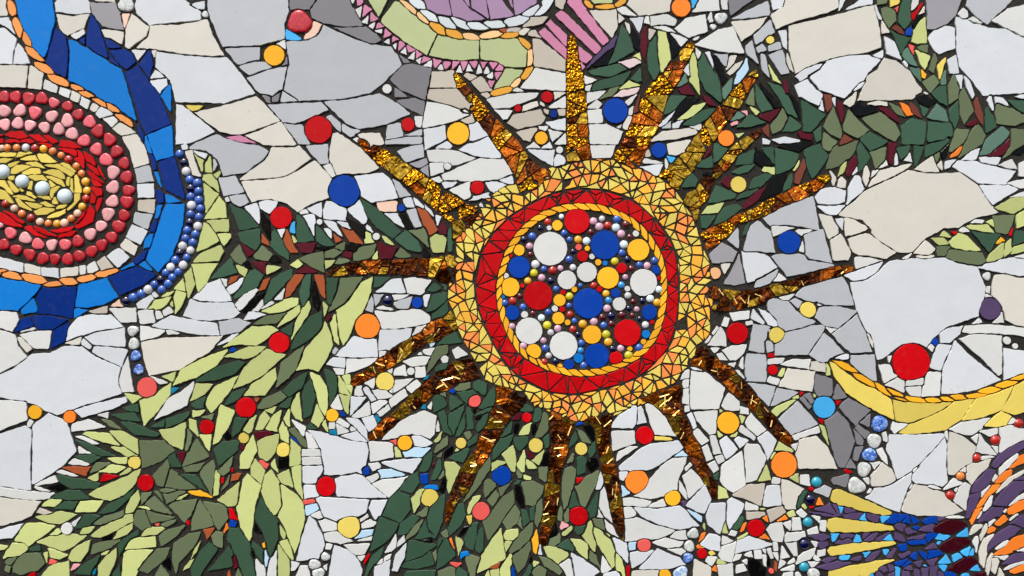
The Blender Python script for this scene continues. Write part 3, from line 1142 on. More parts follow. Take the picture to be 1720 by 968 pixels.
W 965 940 1090 810 1240 830 1250 945 1120 955
w 1260 910 1305 905 1300 940 1262 950
w 1530 910 1600 890 1630 890 1600 945
w 1515 935 1545 905 1550 930
Z 1600 860 1635 850 1620 870 1605 880
g 945 920 965 880 980 900 960 930
bN 1316 567 32
@garlandbottom
E 1575 500 1640 440 1690 480 1620 510
E 1620 440 1720 470 1720 510 1690 480
E 1590 600 1620 530 1720 510 1710 580 1640 650 1580 640
E 1610 700 1620 640 1720 560 1720 680 1680 690
E 1640 860 1720 800 1720 860 1660 880
e 1620 968 1650 880 1720 870 1720 900 1660 950
C 322 545
@garlandlower
l 280 430 350 290 500 165 630 205 540 280 450 370 310 420
e 570 420 600 260 755 140 710 290 650 360
l 700 310 760 170 860 60 895 -20 940 80 945 140 900 240 850 315 780 295
l 0 370 0 250 130 185 240 170 160 275 60 345
l 345 480 420 380 500 340 560 295 565 370 490 480
l 85 540 150 420 310 350 240 470 130 595
E 220 545 270 460 375 430 310 510
l 140 810 190 545 290 585 240 700 180 790
E 265 760 290 630 380 620 320 720
l 345 710 385 650 430 615 400 720 370 745
l 425 715 460 620 490 585 525 635 480 710
l 490 580 570 550 540 600
e 440 565 480 505 600 450 640 490 530 560
E 585 555 640 500 680 490 650 560
l 485 705 550 610 600 580 575 720
E 605 450 690 370 775 325 740 430 650 485
E 740 490 750 420 800 370 830 480 800 610 750 630
l 665 575 680 510 720 450 740 650 700 630
l 795 325 860 350 910 430 910 540 900 630 860 560 830 440
l 800 660 840 540 890 635 845 695
E 890 300 960 330 975 370 970 480 930 540 920 440
l 620 635 655 565 660 690 630 680
l 580 700 610 655 640 700 660 810 600 770
e 650 705 690 700 770 790 770 830 720 800
H 665 760 700 765 735 825 700 800
l 660 770 700 790 730 830 730 940 650 960
l 870 670 895 640 915 725
E 775 690 800 665 840 700 790 705
M 415 720 500 715 540 735 440 770
l 440 790 480 765 585 740 570 850 500 930 450 890
l 325 968 330 880 410 745 440 850 390 968
E 145 840 200 790 320 780 310 840 180 950
M 310 830 350 810 345 850
K 585 895 650 890 650 968 580 968
K 210 750 240 725 265 755 235 780
l 985 350 1000 350 1065 480 990 460
l 1000 350 1060 340 1065 400 1040 400
l 1035 410 1080 410 1070 470
l 990 470 1060 490 1055 610 1030 590
A 405 500 465 490 430 525
E 0 545 0 530 90 485 80 560 30 570
M 415 890 435 865 440 900
P 450 920 480 910 520 945 500 968
@disc
oR 362 560 70 | red disc on lime leaves, right one of a close pair of red discs lower left
oY 943 612 44 | golden disc beside the right edge of the lime leaves, above a white patch
oy 614 845 48 | pale yellow disc among lime leaves beside a black tile
oy 348 765 36 | small pale yellow chip disc on lime leaves beside a black dot
oy 1298 386 62 | mustard yellow disc between the two gold rays pointing lower left
oY 1432 798 50 | golden disc just below the tip of the lower left gold ray
ow 1472 316 26 | small white disc among white slivers between the two lower left gold rays
@wall
W 905 270 950 225 1030 230 1030 295
w 1040 235 1245 225 1200 280 1035 330
w 955 300 1025 300 1015 340 965 335
w 1160 395 1240 355 1220 435
w 1095 445 1110 420 1140 415 1150 480 1095 480
W 1145 435 1175 415 1240 510 1210 520
w 1210 445 1300 435 1350 485 1250 505
w 1320 455 1345 430 1350 465
w 1365 380 1490 365 1430 420 1355 460
w 1435 425 1510 375 1550 410 1480 465
w 1320 515 1430 430 1450 480 1340 560
w 1205 535 1260 510 1320 520 1215 605
w 1245 600 1320 540 1335 570 1260 630
W 1070 490 1175 490 1060 620
w 1075 620 1190 520 1205 610 1110 630
w 935 545 980 470 1010 570 960 580
W 1145 635 1215 610 1245 680 1190 720
T 1230 620 1250 605 1270 640 1250 660
W 1035 630 1110 635 1170 700 1185 785 1140 740
w 985 630 1065 680 1050 700 970 660
w 925 660 960 660 960 700 925 700
w 970 670 1040 710 1060 725 980 740
T 925 720 970 710 970 745 930 740
W 1000 750 1110 720 1180 790 1090 780
w 1060 695 1070 680 1110 710 1070 720
W 775 710 940 745 1060 785 1175 800 1190 850 1160 968 1150 1010 890 1010 870 850 830 770
w 765 725 800 740 850 835 780 830
w 735 845 860 840 865 885 740 890
w 740 895 865 890 880 945 740 945
w 670 645 765 690 750 755
w 1280 775 1380 660 1560 580 1640 620 1630 740 1600 765 1480 735 1380 760
W 1470 755 1540 750 1615 800 1560 825 1500 815
P 1335 790 1380 775 1380 815
l 1360 825 1390 830 1415 895 1365 890
Z 1415 860 1490 830 1600 835 1550 890 1430 895
w 1190 790 1350 800 1360 890 1200 925
w 1420 250 1510 220 1610 215 1565 275 1470 280
w 1355 340 1360 300 1430 275 1445 345
w 1505 290 1565 285 1570 355 1505 355
w 1310 320 1355 295 1345 330
w 1670 230 1690 205 1720 225 1720 260 1690 260
H 970 580 1030 595 1030 620 1000 610
w 1640 720 1655 650 1665 720
w 1580 560 1615 520 1610 575
T 1535 565 1570 535 1575 570
T 1560 370 1590 345 1590 375
w 1555 165 1630 160 1600 215
@garlandbottom
e 1580 325 1600 240 1650 150 1720 140 1720 190 1650 240 1620 290
E 1640 290 1670 270 1720 260 1720 310 1640 320
E 1620 500 1680 470 1710 500 1680 560 1640 600
E 1665 590 1720 570 1720 720 1680 720
l 1630 790 1680 720 1660 800
e 1620 870 1650 810 1720 750 1720 810 1660 850
K 1690 870 1720 830 1720 910
C 322 726
@garlandlower
l 390 230 420 180 490 260 465 350 400 290
l 530 220 555 185 580 275
l 575 290 650 255 680 370 600 340
l 670 240 735 225 740 340 745 450 690 370
l 300 500 330 340 370 285 465 365 420 500 400 700 385 740 330 640
l 465 400 490 290 530 255 590 340 600 500 550 565 500 490
l 580 570 610 490 590 350 710 430 755 500 760 580 720 740 690 815 660 740 620 640
l 585 620 630 680 620 720 600 690
E 420 570 465 440 510 520 580 600 580 720 530 840 480 680
K 420 670 425 615 465 680
E 235 720 250 650 310 650 380 740 410 870 440 968 380 968 290 820
M 265 840 290 830 310 900 280 920
E 400 770 410 740 480 800 480 890
Y 475 755 490 745 495 785 480 775
Z 480 860 490 790 515 850 500 905
K 395 830 410 790 420 870
l 590 740 640 725 670 790 680 860 640 830
l 575 968 580 760 640 830 660 890 645 968
A 240 950 250 935 265 968 230 968
e 270 968 310 925 370 968
@wall
w 420 850 450 870 490 920 490 968 440 968
w 500 968 520 870 570 800 570 968
w 665 870 720 885 690 930 665 935
w 665 968 730 905 780 900 800 968
W 705 865 740 700 790 570 840 610 890 720 890 770 850 850
W 740 235 880 225 885 265 840 310 830 350 740 345
W 745 360 830 355 850 430 760 450
W 960 320 1110 265 1200 350 1305 440 1160 440 975 430
P 750 465 820 450 825 470 755 485
Z 755 500 840 485 855 520 780 560 765 560
W 835 450 860 440 1190 460 1170 540 1100 570 970 600 890 570
w 800 560 860 530 880 580 855 585
w 850 600 890 585 980 620 975 660 880 670
w 885 685 985 670 1080 735 1000 750 895 730
w 1130 590 1180 550 1185 570 1130 610
w 1135 650 1130 620 1200 590 1240 610 1220 635
Z 1100 715 1140 665 1220 660 1210 690
w 1105 735 1210 705 1205 725
W 1190 510 1210 465 1310 460 1270 560 1230 590
w 1020 760 1195 755 1160 820 1100 825
w 1110 840 1160 835 1145 880
w 905 755 945 760 930 790 895 785
W 905 968 955 765 1050 800 1110 850 1145 930 1120 968
w 880 910 910 890 905 935
w 1190 215 1260 205 1270 235 1215 265
W 1265 205 1420 185 1550 180 1480 275 1370 250
Z 1250 260 1340 250 1440 295 1340 310 1270 310
w 1175 310 1250 280 1265 300 1210 340
w 1210 350 1290 320 1450 300 1400 360 1325 440
U 960 310 1020 270 1100 240 1060 270
H 1125 250 1150 230 1190 240 1190 280 1150 285
R 1145 880 1190 820 1195 830 1160 890
w 1300 810 1370 690 1375 770 1340 800
w 1380 770 1385 740 1425 700 1430 735
w 1235 895 1290 845 1280 885
w 1285 845 1340 825 1330 850 1290 875
W 1215 968 1230 910 1330 865 1320 968
W 1350 930 1370 830 1450 740 1430 840 1380 935
@pebble
qx 897 840 34 | smallest pale pebble of the three beside the white slivers at bottom left of centre
qx 824 893 44 | grey white glass pebble in the bottom white patch, middle of three
qx 850 955 48 | pale pebble cut by the bottom edge in the white patch between leaves
@disc
oR 903 367 66 | red disc in the white patch between the lime and the dark bottom leaves
oy 1056 637 76 | mustard yellow disc in the white patch at the bottom, between the two leaf masses
oy 1597 443 60 | pale yellow disc with a sky blue cap, on the dark leaves at the bottom
@garlandbottom
B 1560 380 1580 355 1650 365 1655 385
H 1530 290 1585 280 1585 350 1545 345
l 1475 450 1530 390 1565 385 1540 460 1495 545
M 1595 270 1620 210 1635 210 1610 280
e 1640 330 1680 270 1700 260 1700 300
E 1530 260 1560 170 1620 130 1600 250 1560 270
E 1610 320 1620 250 1670 180 1680 250 1650 320
K 1660 400 1700 290 1720 330 1690 410
E 1400 390 1440 320 1520 270 1530 340 1480 410
E 1280 560 1330 450 1390 400 1460 430 1470 520 1400 610
E 1200 800 1260 570 1390 620 1360 680 1290 750
E 1390 690 1400 620 1480 560 1530 570 1460 680
e 1440 720 1470 650 1555 590 1510 680
e 1510 560 1590 495 1580 560 1550 570
E 1585 570 1610 480 1700 420 1690 590 1640 700 1590 640
E 1140 968 1200 850 1290 770 1270 840 1200 920
E 1500 720 1570 600 1590 680 1640 710
K 1540 735 1615 705 1610 745
E 1450 730 1530 735 1640 760 1560 830 1440 870
E 1410 910 1440 880 1540 850 1600 800 1640 890 1510 920
e 1620 820 1650 790 1640 900
E 1640 920 1660 800 1720 750 1720 900
e 1680 690 1720 650 1720 720
E 1660 730 1680 710 1700 740 1650 790
E 1400 968 1440 940 1640 930 1620 968
e 1650 968 1720 920 1720 968
C 645 0
@green
S -30 150 75 10 130 20 355 225 290 370 150 290
S 365 235 500 270 635 275 635 395 520 405 400 390 300 370
S 650 270 800 255 910 265 965 330 970 400 950 450 810 445 750 410 650 405
S 815 460 940 475 900 525 840 580 740 600
F 330 395 395 410 345 470
F 395 410 455 420 410 475
F 460 415 510 415 460 465
F 515 415 565 412 530 475
F 570 412 632 410 605 465
F 640 410 705 412 670 465
F 705 415 770 420 735 470
F 775 430 800 445 800 475 745 470
F 745 490 795 485 755 540
F 690 545 745 540 715 595
w 335 470 380 425 405 470
w 300 410 320 450 270 440
w 485 485 510 440 525 485
w 570 430 555 480 598 478
w 640 430 625 495 660 490
w 690 430 670 495 708 490
w 728 485 692 515 730 532
/o 110 0 220 110 48
/o 215 85 305 160 54
/Y 305 145 410 235 62
/Y 410 200 530 255 48
/o 525 230 640 262 42
/o 640 245 800 225 46
/Y 780 250 910 225 44
/Y 905 255 985 340 50
/o 985 320 970 450 46
/Y 1000 450 920 530 46
/o 920 525 850 585 42
/Y 715 630 870 595 52
@lilac
u 262 0 415 0 455 105 360 100 290 60
u 430 0 470 0 570 60 680 130 560 140 465 110
u 475 0 560 0 575 40
u 580 0 670 0 710 130 590 50
u 680 0 740 0 825 50 870 105 715 132
u 800 0 850 0 865 50
u 855 0 1010 0 1025 25 885 105
/Z 170 -20 280 65 56
/Z 245 65 370 155 62
/Z 355 105 480 190 60
/Z 450 115 575 195 50
/Z 540 160 705 190 44
/Z 660 155 830 170 48
/Z 795 155 980 125 62
/Z 925 105 1085 30 50
/Z 1015 100 1140 -20 62
@wall
b 935 180 985 120 1100 115 1060 160
b 1150 0 1240 0 1200 65 1155 40
A 780 195 820 195 815 215 780 215
b 825 200 860 185 920 190 890 220 830 215
c 910 210 945 190 980 195 940 235 905 225
b 985 205 1020 205 1050 250 970 235
b 1000 262 1045 268 1140 340 1220 400 1220 485 1010 445
w 1020 455 1220 490 1220 610 1040 600 920 590
w 862 600 900 592 935 610 865 610
b 540 510 560 490 625 515 580 540
b 585 550 650 515 690 545 725 610 650 620
b 650 630 690 620 712 640 690 660
w 690 670 800 635 1040 625 1020 655 850 720 740 730
w 740 735 860 745 830 800 800 800
c 935 710 1040 675 1035 710 930 745
b 830 825 870 775 1050 735 1085 790 1060 830 900 870
c 1045 680 1085 690 1075 720 1050 700
w 1100 725 1225 645 1225 725
c 1145 620 1220 620 1150 665
b 1075 730 1110 740 1115 770 1075 760
b 1165 735 1220 735 1222 775 1165 778
W 1090 825 1225 795 1225 880 1140 870
w 1105 870 1200 890 1130 955
b 890 890 960 865 1035 860 1000 910 980 950 940 940
w 1035 850 1105 850 1080 880 1040 865
w 520 745 545 720 565 755 530 760
b 510 810 590 770 610 820 540 830
W 570 845 630 820 700 910 600 960 575 950
W 270 875 410 845 425 930 380 968 275 968
w 1150 968 1225 890 1225 968
w 1350 510 1430 540 1345 570
w 1350 580 1395 570 1385 608 1345 610
w 1360 625 1500 610 1440 660 1365 690
w 1365 725 1430 675 1465 700 1435 730
w 1370 745 1465 735 1470 825 1370 828
w 1375 840 1490 835 1605 885 1570 968 1375 968
w 1615 690 1705 625 1660 690 1640 710
w 1650 730 1675 715 1665 770 1645 775
c 1640 775 1670 790 1640 880 1600 860
w 1565 855 1595 840 1595 865
w 1360 60 1470 90 1560 60 1570 180 1530 250 1440 170
w 1565 60 1610 35 1700 110 1600 95
c 1580 95 1615 125 1580 150
c 1620 150 1655 170 1650 230
W 1660 130 1720 125 1720 220
b 1590 40 1650 0 1790 0 1790 70 1730 115
@disc
oR 1097 652 40 | small red disc just left of the topmost vertical gold ray
oR 900 728 24 | tiny red disc between slim white tiles, left of the topmost gold ray
oN 1140 765 28 | tiny blue disc tucked against the left side of the topmost gold ray
oY 498 897 76 | large golden yellow disc left of the slanting gold ray, below the toothed green scroll
oY 1057 928 44 | small golden disc between the two uppermost gold rays left of centre
oH 1555 745 84 | large royal blue disc right of the topmost vertical gold ray
@pinkfan
F 1235 15 1265 0 1290 0 1515 280 1475 305
F 1150 100 1195 68 1465 330 1430 370
F 1092 160 1120 135 1225 235 1225 310
F 1040 220 1080 190 1225 330 1225 400
F 1310 310 1400 385 1360 425 1310 400
F 1320 420 1350 450 1330 475
U 1570 235 1545 315 1470 380 1350 470 1345 480 1440 350
@topyellow
/Y 1330 0 1410 65 46
/Y 1415 45 1555 50 50
/Y 1550 40 1640 0 40
S 1375 0 1550 0 1530 22 1450 30 1400 20
@garlandright
K 1400 445 1500 345 1545 330 1500 440
E 1600 165 1640 230 1680 340 1580 400 1505 435 1560 320
k 1660 170 1720 260 1720 340 1680 320
l 1680 380 1720 355 1725 400
t 1580 420 1690 390 1725 420 1640 465
E 1370 480 1480 445 1590 430 1640 460 1520 515 1400 500
E 1395 610 1420 550 1520 525 1660 480 1600 570
E 1660 530 1720 460 1730 540 1700 550
e 1450 665 1520 600 1590 575 1540 640
l 1580 595 1650 545 1720 575 1640 600
t 1540 650 1610 600 1720 585 1700 625 1600 650
A 1720 640 1720 800 1690 800 1680 740
C 645 182
@wall
W 270 145 410 118 420 215 350 240 275 280
w 570 115 630 95 690 185 640 200 580 215
W 350 268 420 210 455 255 445 270
W 505 280 580 230 700 190 780 310 785 338 690 332 580 310
w 290 285 400 278 500 290 610 335 520 370 460 382 420 365 300 355
w 300 370 395 365 400 430 310 460
w 400 480 390 450 500 400 640 340 800 340 865 440 760 480 640 490 560 490
w 320 475 370 460 395 490 370 500
W 390 500 495 490 470 520 410 540
w 440 550 575 490 585 600 540 610
W 680 495 760 490 830 515 735 580 700 530
W 770 485 860 450 870 510 840 512
W 570 625 600 590 725 568 720 605
W 580 635 720 620 665 670 620 650
W 970 280 1145 280 1135 385 1050 340
w 960 265 1010 230 1045 265
W 1060 270 1115 225 1130 270
W 1145 400 1145 330 1175 305 1225 345 1225 385
w 1385 250 1555 248 1525 330 1400 335
b 890 165 960 132 1035 130 985 210 940 215
@disc
ow 427 388 26 | small white disc among white tiles left of the base of the long slanting ray
ow 1180 280 24 | small white disc left of the base of the topmost vertical ray
oR 627 532 46 | red disc among white slivers at the upper left rim of the sun
@garlandleft
M 370 800 395 765 425 810 410 860 370 840
E 430 820 455 800 465 968 430 960
C 645 363
@sun
oR 1297 35 86
ow 1118 220 114
oH 1485 195 98
oY 1710 228 74
oH 908 345 74
oY 847 478 64
oR 1035 535 98
ow 1230 430 64
ow 1363 378 68
oY 1506 416 74
oH 1372 588 102
oY 1180 567 42
oY 1172 688 42
oH 862 650 50
ow 975 772 90
ow 1207 872 94
oY 1398 798 64
oH 1430 940 84
oY 1005 912 52
oY 908 230 38
oY 1165 63 36
oR 1335 270 38
ow 1398 273 20
oY 1366 218 18
oP 1308 210 22
oB 1487 317 18
oY 1440 312 22
oB 795 545 18
ow 818 404 22
oR 850 266 16
oR 930 468 16
oR 1204 514 18
oY 1280 494 20
oR 1448 492 20
ow 1148 622 22
oR 1198 627 20
ow 945 663 24
oY 1234 716 20
oB 1308 955 34
oR 1560 955 46
ow 1110 80 18
bR 1100 38 22
bN 1050 80 20
bH 996 135 24
bN 940 155 22
bF 978 203 22
bM 985 258 18
bH 1212 115 22
bH 1248 158 20
bY 1305 158 24
bZ 1362 168 24
bM 1390 107 18
bF 1408 35 24
bF 1448 72 26
bR 1505 62 24
bN 1272 238 18
bw 1018 325 26
bH 1075 356 20
by 1008 383 24
bR 1134 365 26
bF 1186 350 18
bw 1270 345 20
bH 1246 292 24
bF 1060 415 23
bN 1122 434 22
bY 966 436 22
bH 1157 490 20
bM 914 538 18
bR 865 570 24
bH 812 585 22
bH 934 612 22
bM 1000 655 18
bZ 1058 685 22
bH 1104 647 22
by 1097 735 26
bF 860 742 20
bw 1120 783 20
bF 1168 756 22
bF 1072 838 20
bF 937 872 22
bH 1084 890 24
bw 1107 940 20
by 1247 540 24
bH 1244 603 18
bR 1250 662 22
bH 1280 705 18
bY 1336 727 26
bF 1412 710 24
bR 1270 762 22
bN 1304 797 18
bH 1328 855 22
bB 1322 905 20
bH 1320 467 16
bR 1410 467 22
bY 1493 522 22
by 1552 304 24
bN 1638 290 22
@wall
w 460 900 500 880 560 930 480 960
C 645 545
@sun
bR 1077 255 22
bN 1153 250 22
oY 1184 283 18
oH 1243 270 36
bH 1343 278 24
@garlandbottom
E 360 135 395 90 480 55 520 120 440 130
e 470 440 510 405 590 390 580 425 500 450
H 440 450 460 430 480 450 460 465
E 590 400 640 380 690 400 680 480 610 440
E 490 460 600 445 640 470 580 500 560 540
e 375 470 410 455 415 490
E 330 500 350 475 400 490 420 540 380 580 330 590
E 445 475 460 480 530 530 450 580 440 540
E 365 590 400 570 460 750 400 720
E 420 680 440 600 540 545 530 600 470 750
E 475 750 540 590 550 680 540 700 500 755
E 555 560 590 570 600 700 560 715 555 640
E 640 560 690 480 740 420 755 480 740 540 660 570
E 610 615 680 570 745 560 700 590
E 620 700 640 650 700 595 705 640 680 690 630 720
K 590 580 615 560 610 600
K 605 635 650 610 640 640
e 540 735 575 715 590 750 565 775
E 555 800 630 740 620 790 570 820
E 470 870 560 835 575 840 530 930 440 900
l 470 870 490 835 515 850
K 400 910 400 860 460 820 460 870
e 330 890 390 790 460 750 460 790 400 830
e 350 895 400 850 390 890
E 250 968 320 880 320 968
E 340 920 380 910 385 968 340 968
M 320 940 345 930 330 968
E 780 760 860 655 860 720 800 760
E 730 840 780 770 870 745 830 830 730 910
E 725 910 830 800 790 870 750 905
l 790 870 870 815 885 900 880 990 850 985 830 930
l 725 940 750 915 815 925 770 965 730 965
E 870 765 880 760 970 755 965 800 910 850 880 820
E 920 580 940 540 1010 540 1000 580 960 590
E 1000 655 1020 540 1060 560 1050 640 1020 660
e 1020 760 1085 565 1110 640 1110 700 1060 755
M 860 640 900 600 930 600 910 640
K 865 720 885 665 905 670 895 740
l 900 750 940 690 995 660 970 740
K 985 680 1015 665 1030 700 1000 740
E 1070 770 1115 730 1115 820 1090 830
l 895 950 940 850 950 890 940 990 920 1000
M 950 850 1000 870 1010 895 980 900
l 995 920 1075 850 1045 950
K 1050 950 1080 870 1105 850 1105 950
l 950 910 1000 930 1030 968 970 968
H 1285 660 1345 655 1340 670 1290 680
K 1340 690 1380 650 1410 700 1410 790 1380 750
e 1295 705 1350 730 1390 800 1335 790
E 1245 800 1290 720 1300 780 1240 830
E 1370 850 1425 770 1420 850 1385 910
e 1210 968 1270 870 1290 900 1290 968
E 1300 910 1340 890 1370 920 1340 968 1300 968
K 1370 968 1420 890 1430 920 1400 968
@disc
oP 608 513 44 | salmon pink disc on the dark leaves below the sun's lower left rim
oR 960 627 34 | small red disc on the dark leaves right under the sun
oy 517 800 36 | small pale yellow disc on dark leaves under the salmon disc
oy 1020 815 48 | pale yellow disc on dark leaves under the small red disc
oy 1326 838 42 | pale yellow disc on dark leaves right of the vertical lower ray
@wall
w 485 160 545 155 560 195 490 225
C 645 726
@garlandbottom
l 410 205 470 205 510 240 490 300 435 415 415 330
E 440 700 430 640 500 490 530 480 545 560 520 620
e 385 680 420 655 435 700 415 720
E 360 800 390 710 430 720 480 830 400 900 355 920
O 435 720 450 715 475 790 450 765
l 480 700 500 710 535 740 500 830
B 515 810 560 805 570 825 515 850
P 445 880 515 885 490 910
K 490 710 540 640 570 630 530 690
E 540 720 590 620 630 610 620 680 600 800 550 770
E 610 790 640 660 665 640 665 790 640 815
e 545 840 590 830 645 850 620 900 600 968 560 900
e 360 940 440 910 480 920 470 968 380 968
E 485 930 500 910 560 950 560 968 485 968
l 560 530 575 480 600 440 650 430 600 510 570 555
y 555 570 590 560 580 640
e 535 470 600 360 640 260 710 175 715 240 650 340 590 420
e 670 400 680 330 700 315 770 345 680 440
e 770 380 860 330 810 400 785 430
e 695 460 750 395 775 430 730 500
e 665 600 740 520 800 440 870 395 875 480 800 590 700 730
e 795 605 880 490 915 540 900 610 830 660
e 840 800 920 680 1000 605 995 700 920 780 850 815
e 860 850 980 740 990 800 960 880 900 950
l 625 950 660 830 730 720 785 655 815 850 740 890 670 930
l 805 690 830 660 900 655 900 700 860 730 815 725
l 810 760 820 735 860 735 820 805
A 710 915 780 875 760 920
l 780 925 850 820 860 840 840 968 790 968
l 715 935 770 920 775 968 740 968
l 650 968 700 935 720 968
H 850 910 870 905 895 968 870 968
E 870 350 895 290 920 330 900 360
E 905 968 980 890 1000 900 990 930 930 968
e 920 340 1000 330 1080 370 1070 420 1010 495 950 490
K 880 380 895 350 920 370 945 440 945 500 920 510 885 450
e 1040 240 1105 230 1100 350 1045 310
e 1010 600 1030 470 1070 420 1075 550 1030 640
E 925 525 960 530 975 600 930 640
E 980 520 1015 500 1005 600 985 590
e 900 620 920 570 930 650
Y 995 720 1025 660 1040 740 1020 820 1000 800
W 1040 820 1050 765 1060 825
e 1195 430 1200 320 1220 240 1280 160 1290 220 1280 340 1230 490 1210 520
E 1295 180 1330 160 1360 180 1350 270 1300 290
K 1360 220 1400 170 1430 180 1440 220 1390 265
R 1295 310 1340 310 1300 360
e 1285 370 1350 310 1445 260 1430 360 1390 420 1350 510 1310 480
E 1245 510 1270 400 1290 410 1320 500 1270 510
E 1370 520 1440 400 1430 560 1390 580
e 1170 550 1190 500 1200 540 1195 600 1170 590
e 1210 560 1240 515 1245 600 1220 610
p 1185 640 1200 605 1240 630 1190 655
l 1190 690 1270 630 1275 645 1220 695
e 1110 760 1120 720 1190 680 1180 740 1150 765
K 1110 710 1150 610 1165 670 1150 700
E 1160 770 1240 720 1280 780 1270 800
E 1270 640 1360 620 1340 680 1300 695
e 1400 585 1470 590 1485 660 1420 630
l 1335 700 1370 620 1395 595 1405 660 1420 740 1420 820 1380 760
l 1400 680 1410 645 1450 660 1520 720 1550 780 1550 900 1530 915 1480 830
l 1480 680 1500 675 1525 710 1500 700
l 1250 720 1330 730 1370 760 1370 860 1300 800
l 1070 770 1170 780 1250 825 1170 890 1110 850
e 1380 800 1420 820 1450 910 1380 860
l 1555 815 1600 860 1640 968 1610 968 1560 910
e 1045 840 1130 860 1200 940 1180 960 1080 900
l 1000 870 1040 880 1000 910
e 1000 930 1040 900 1090 930 1060 968 1000 950
R 1630 920 1650 890 1660 930 1640 968
K 970 880 990 800 995 880
l 725 215 760 195 815 205 770 240 725 275
e 900 250 935 290 925 310 880 340
l 935 290 990 310 985 325 935 315
@disc
oH 790 295 66 | royal blue disc among dark leaves at the bottom centre left
oP 652 533 60 | coral pink disc among olive leaves at the bottom, left of a vertical lower ray
oR 1307 565 64 | red disc on leaves at the bottom between two lower rays
@wall
w 1180 890 1240 855 1260 850 1280 968
W 1250 815 1330 850 1450 940 1290 968 1280 940
w 1460 940 1470 825 1530 920 1480 950
W 1420 390 1455 270 1475 320 1460 380
w 1445 500 1460 400 1485 360 1510 470 1535 610 1480 560
w 1430 575 1440 520 1470 575
w 1480 590 1530 630 1580 710 1500 670
W 1480 955 1600 935 1620 968 1480 968
C 967 0
@wall
c 65 60 270 60 280 180 245 250 150 160
c 370 0 650 0 630 75 520 95 430 105 340 25
B 785 0 855 0 795 60 780 50
w 785 80 870 0 950 0 965 65
w 970 0 1015 0 1020 60 990 60
D 1020 0 1280 0 1045 100
g 1055 125 1160 70 1290 10 1308 100 1180 122
W 1300 0 1420 0 1395 40 1330 65
c 1310 100 1400 45 1430 0 1768 0 1768 45 1700 80 1450 150 1350 195
w 500 110 620 95 680 135 665 170 560 165 510 170
w 525 180 600 170 680 220 560 195
w 665 195 740 125 870 98 885 210 760 252
w 888 120 912 85 925 140 900 150
c 1050 150 1285 115 1235 190 1115 275
g 1198 235 1310 135 1335 215 1210 310
w 805 300 960 200 1055 180 1130 355 1000 350
w 640 220 755 265 705 315
w 775 265 830 245 820 265 790 275
W 1365 208 1415 205 1420 330 1400 310
c 1435 175 1780 95 1950 40 2010 40 2040 200 2050 320 1900 365 1720 390 1610 430 1480 490 1440 340
g 1145 310 1185 275 1225 425 1150 360
g 1212 315 1250 295 1285 335 1225 360
g 1298 300 1375 285 1380 325 1298 345
g 1300 370 1390 335 1435 490 1385 500
g 1245 360 1270 370 1300 520 1255 470
c 1425 360 1465 480 1440 460 1420 420
W 1480 515 1540 460 1680 415 1650 470 1510 545
W 370 125 460 110 430 220
w 470 110 495 115 498 160 460 155
b 485 190 535 205 500 275 485 260
w 810 325 850 355 825 400 810 370
W 875 355 900 350 945 490 920 480
g 935 365 1020 365 1020 450 985 430
c 1045 375 1080 375 1060 430 1000 490
c 1010 495 1060 440 1130 405 1110 450 1035 505
Z 1150 395 1160 470 1100 560 1070 565 1090 480
W 760 430 770 515 725 470
W 1475 575 1555 532 1610 600 1660 640 1640 710 1500 650
c 500 950 580 885 820 860 815 900 660 935
W 555 845 640 770 670 745 610 830 570 850
g 585 860 640 815 640 860
W 650 830 720 810 690 855 650 860
w 770 850 840 835 850 865 810 880
W 1260 930 1310 950 1300 968 1260 968
@garlandright
M 430 300 455 190 480 175 485 250 470 410 435 330
E 480 370 500 280 545 240 550 400 565 470 540 560 490 470
l 560 205 605 220 630 300 645 400 580 515 565 420 550 310
K 620 220 700 310 690 370 650 400 640 330
l 785 350 805 380 835 640 770 550 770 430
d 680 585 740 495 750 550 720 575
M 690 600 750 565 800 640 720 630
E 830 510 825 420 855 355 960 500 985 700 870 600
K 920 370 970 400 1020 520 985 560 960 500
d 985 600 1050 525 1045 610 1000 690
M 850 640 900 660 940 710 890 700
E 590 770 640 645 745 645 700 710 640 750
K 690 690 760 660 835 660 700 770 660 820
l 690 805 790 715 870 695 830 750 760 790
E 720 840 850 745 960 725 900 790 800 840
e 1145 690 1195 590 1200 710 1160 700
E 1210 570 1290 660 1330 740 1250 755 1215 680
l 1175 720 1240 750 1215 780
M 1230 775 1380 725 1350 780 1300 815 1240 800
d 1040 810 1090 750 1140 775 1100 800
E 1085 855 1175 770 1280 820 1180 850
p 1045 835 1085 810 1090 830 1050 845
p 1120 750 1150 745 1150 775
A 1260 870 1295 835 1300 920 1265 890
e 1310 850 1395 725 1425 800 1390 870 1325 900
E 1390 885 1445 780 1520 845 1490 875
E 1295 555 1380 580 1450 680 1490 795 1420 760 1370 660
K 1240 560 1330 650 1380 720 1340 730 1280 650
M 1395 540 1420 540 1430 620 1410 640
K 1430 610 1500 700 1510 800 1470 720
E 1515 660 1590 720 1680 770 1580 890 1535 880
E 1600 890 1650 850 1650 940 1620 955
M 1490 885 1590 905 1590 945 1510 925
l 1300 440 1380 560 1330 540
A 1670 640 1720 640 1720 720 1690 755
l 1075 900 1130 895 1095 925
@pebble
qx 978 120 46 | grey green glass pebble near the top edge beside a dark grey tile
qx 925 180 24 | tiny pale glass bead under the grey green pebble near the top edge
@disc
oO 710 50 64 | orange disc cut by the top edge, beside a big putty coloured tile
oy 1308 268 28 | small pale yellow disc beside a light grey tile, above the leaf garland at upper right
oO 1012 930 54 | orange disc sitting between two gold rays, against the dark leaves at upper right
C 967 182
@wall
c 105 250 270 250 245 330 120 335
b 470 290 490 280 505 320 470 330
c 615 240 790 210 740 300 690 325 625 310
w 440 350 465 335 590 370 460 370
W 435 395 590 375 545 465
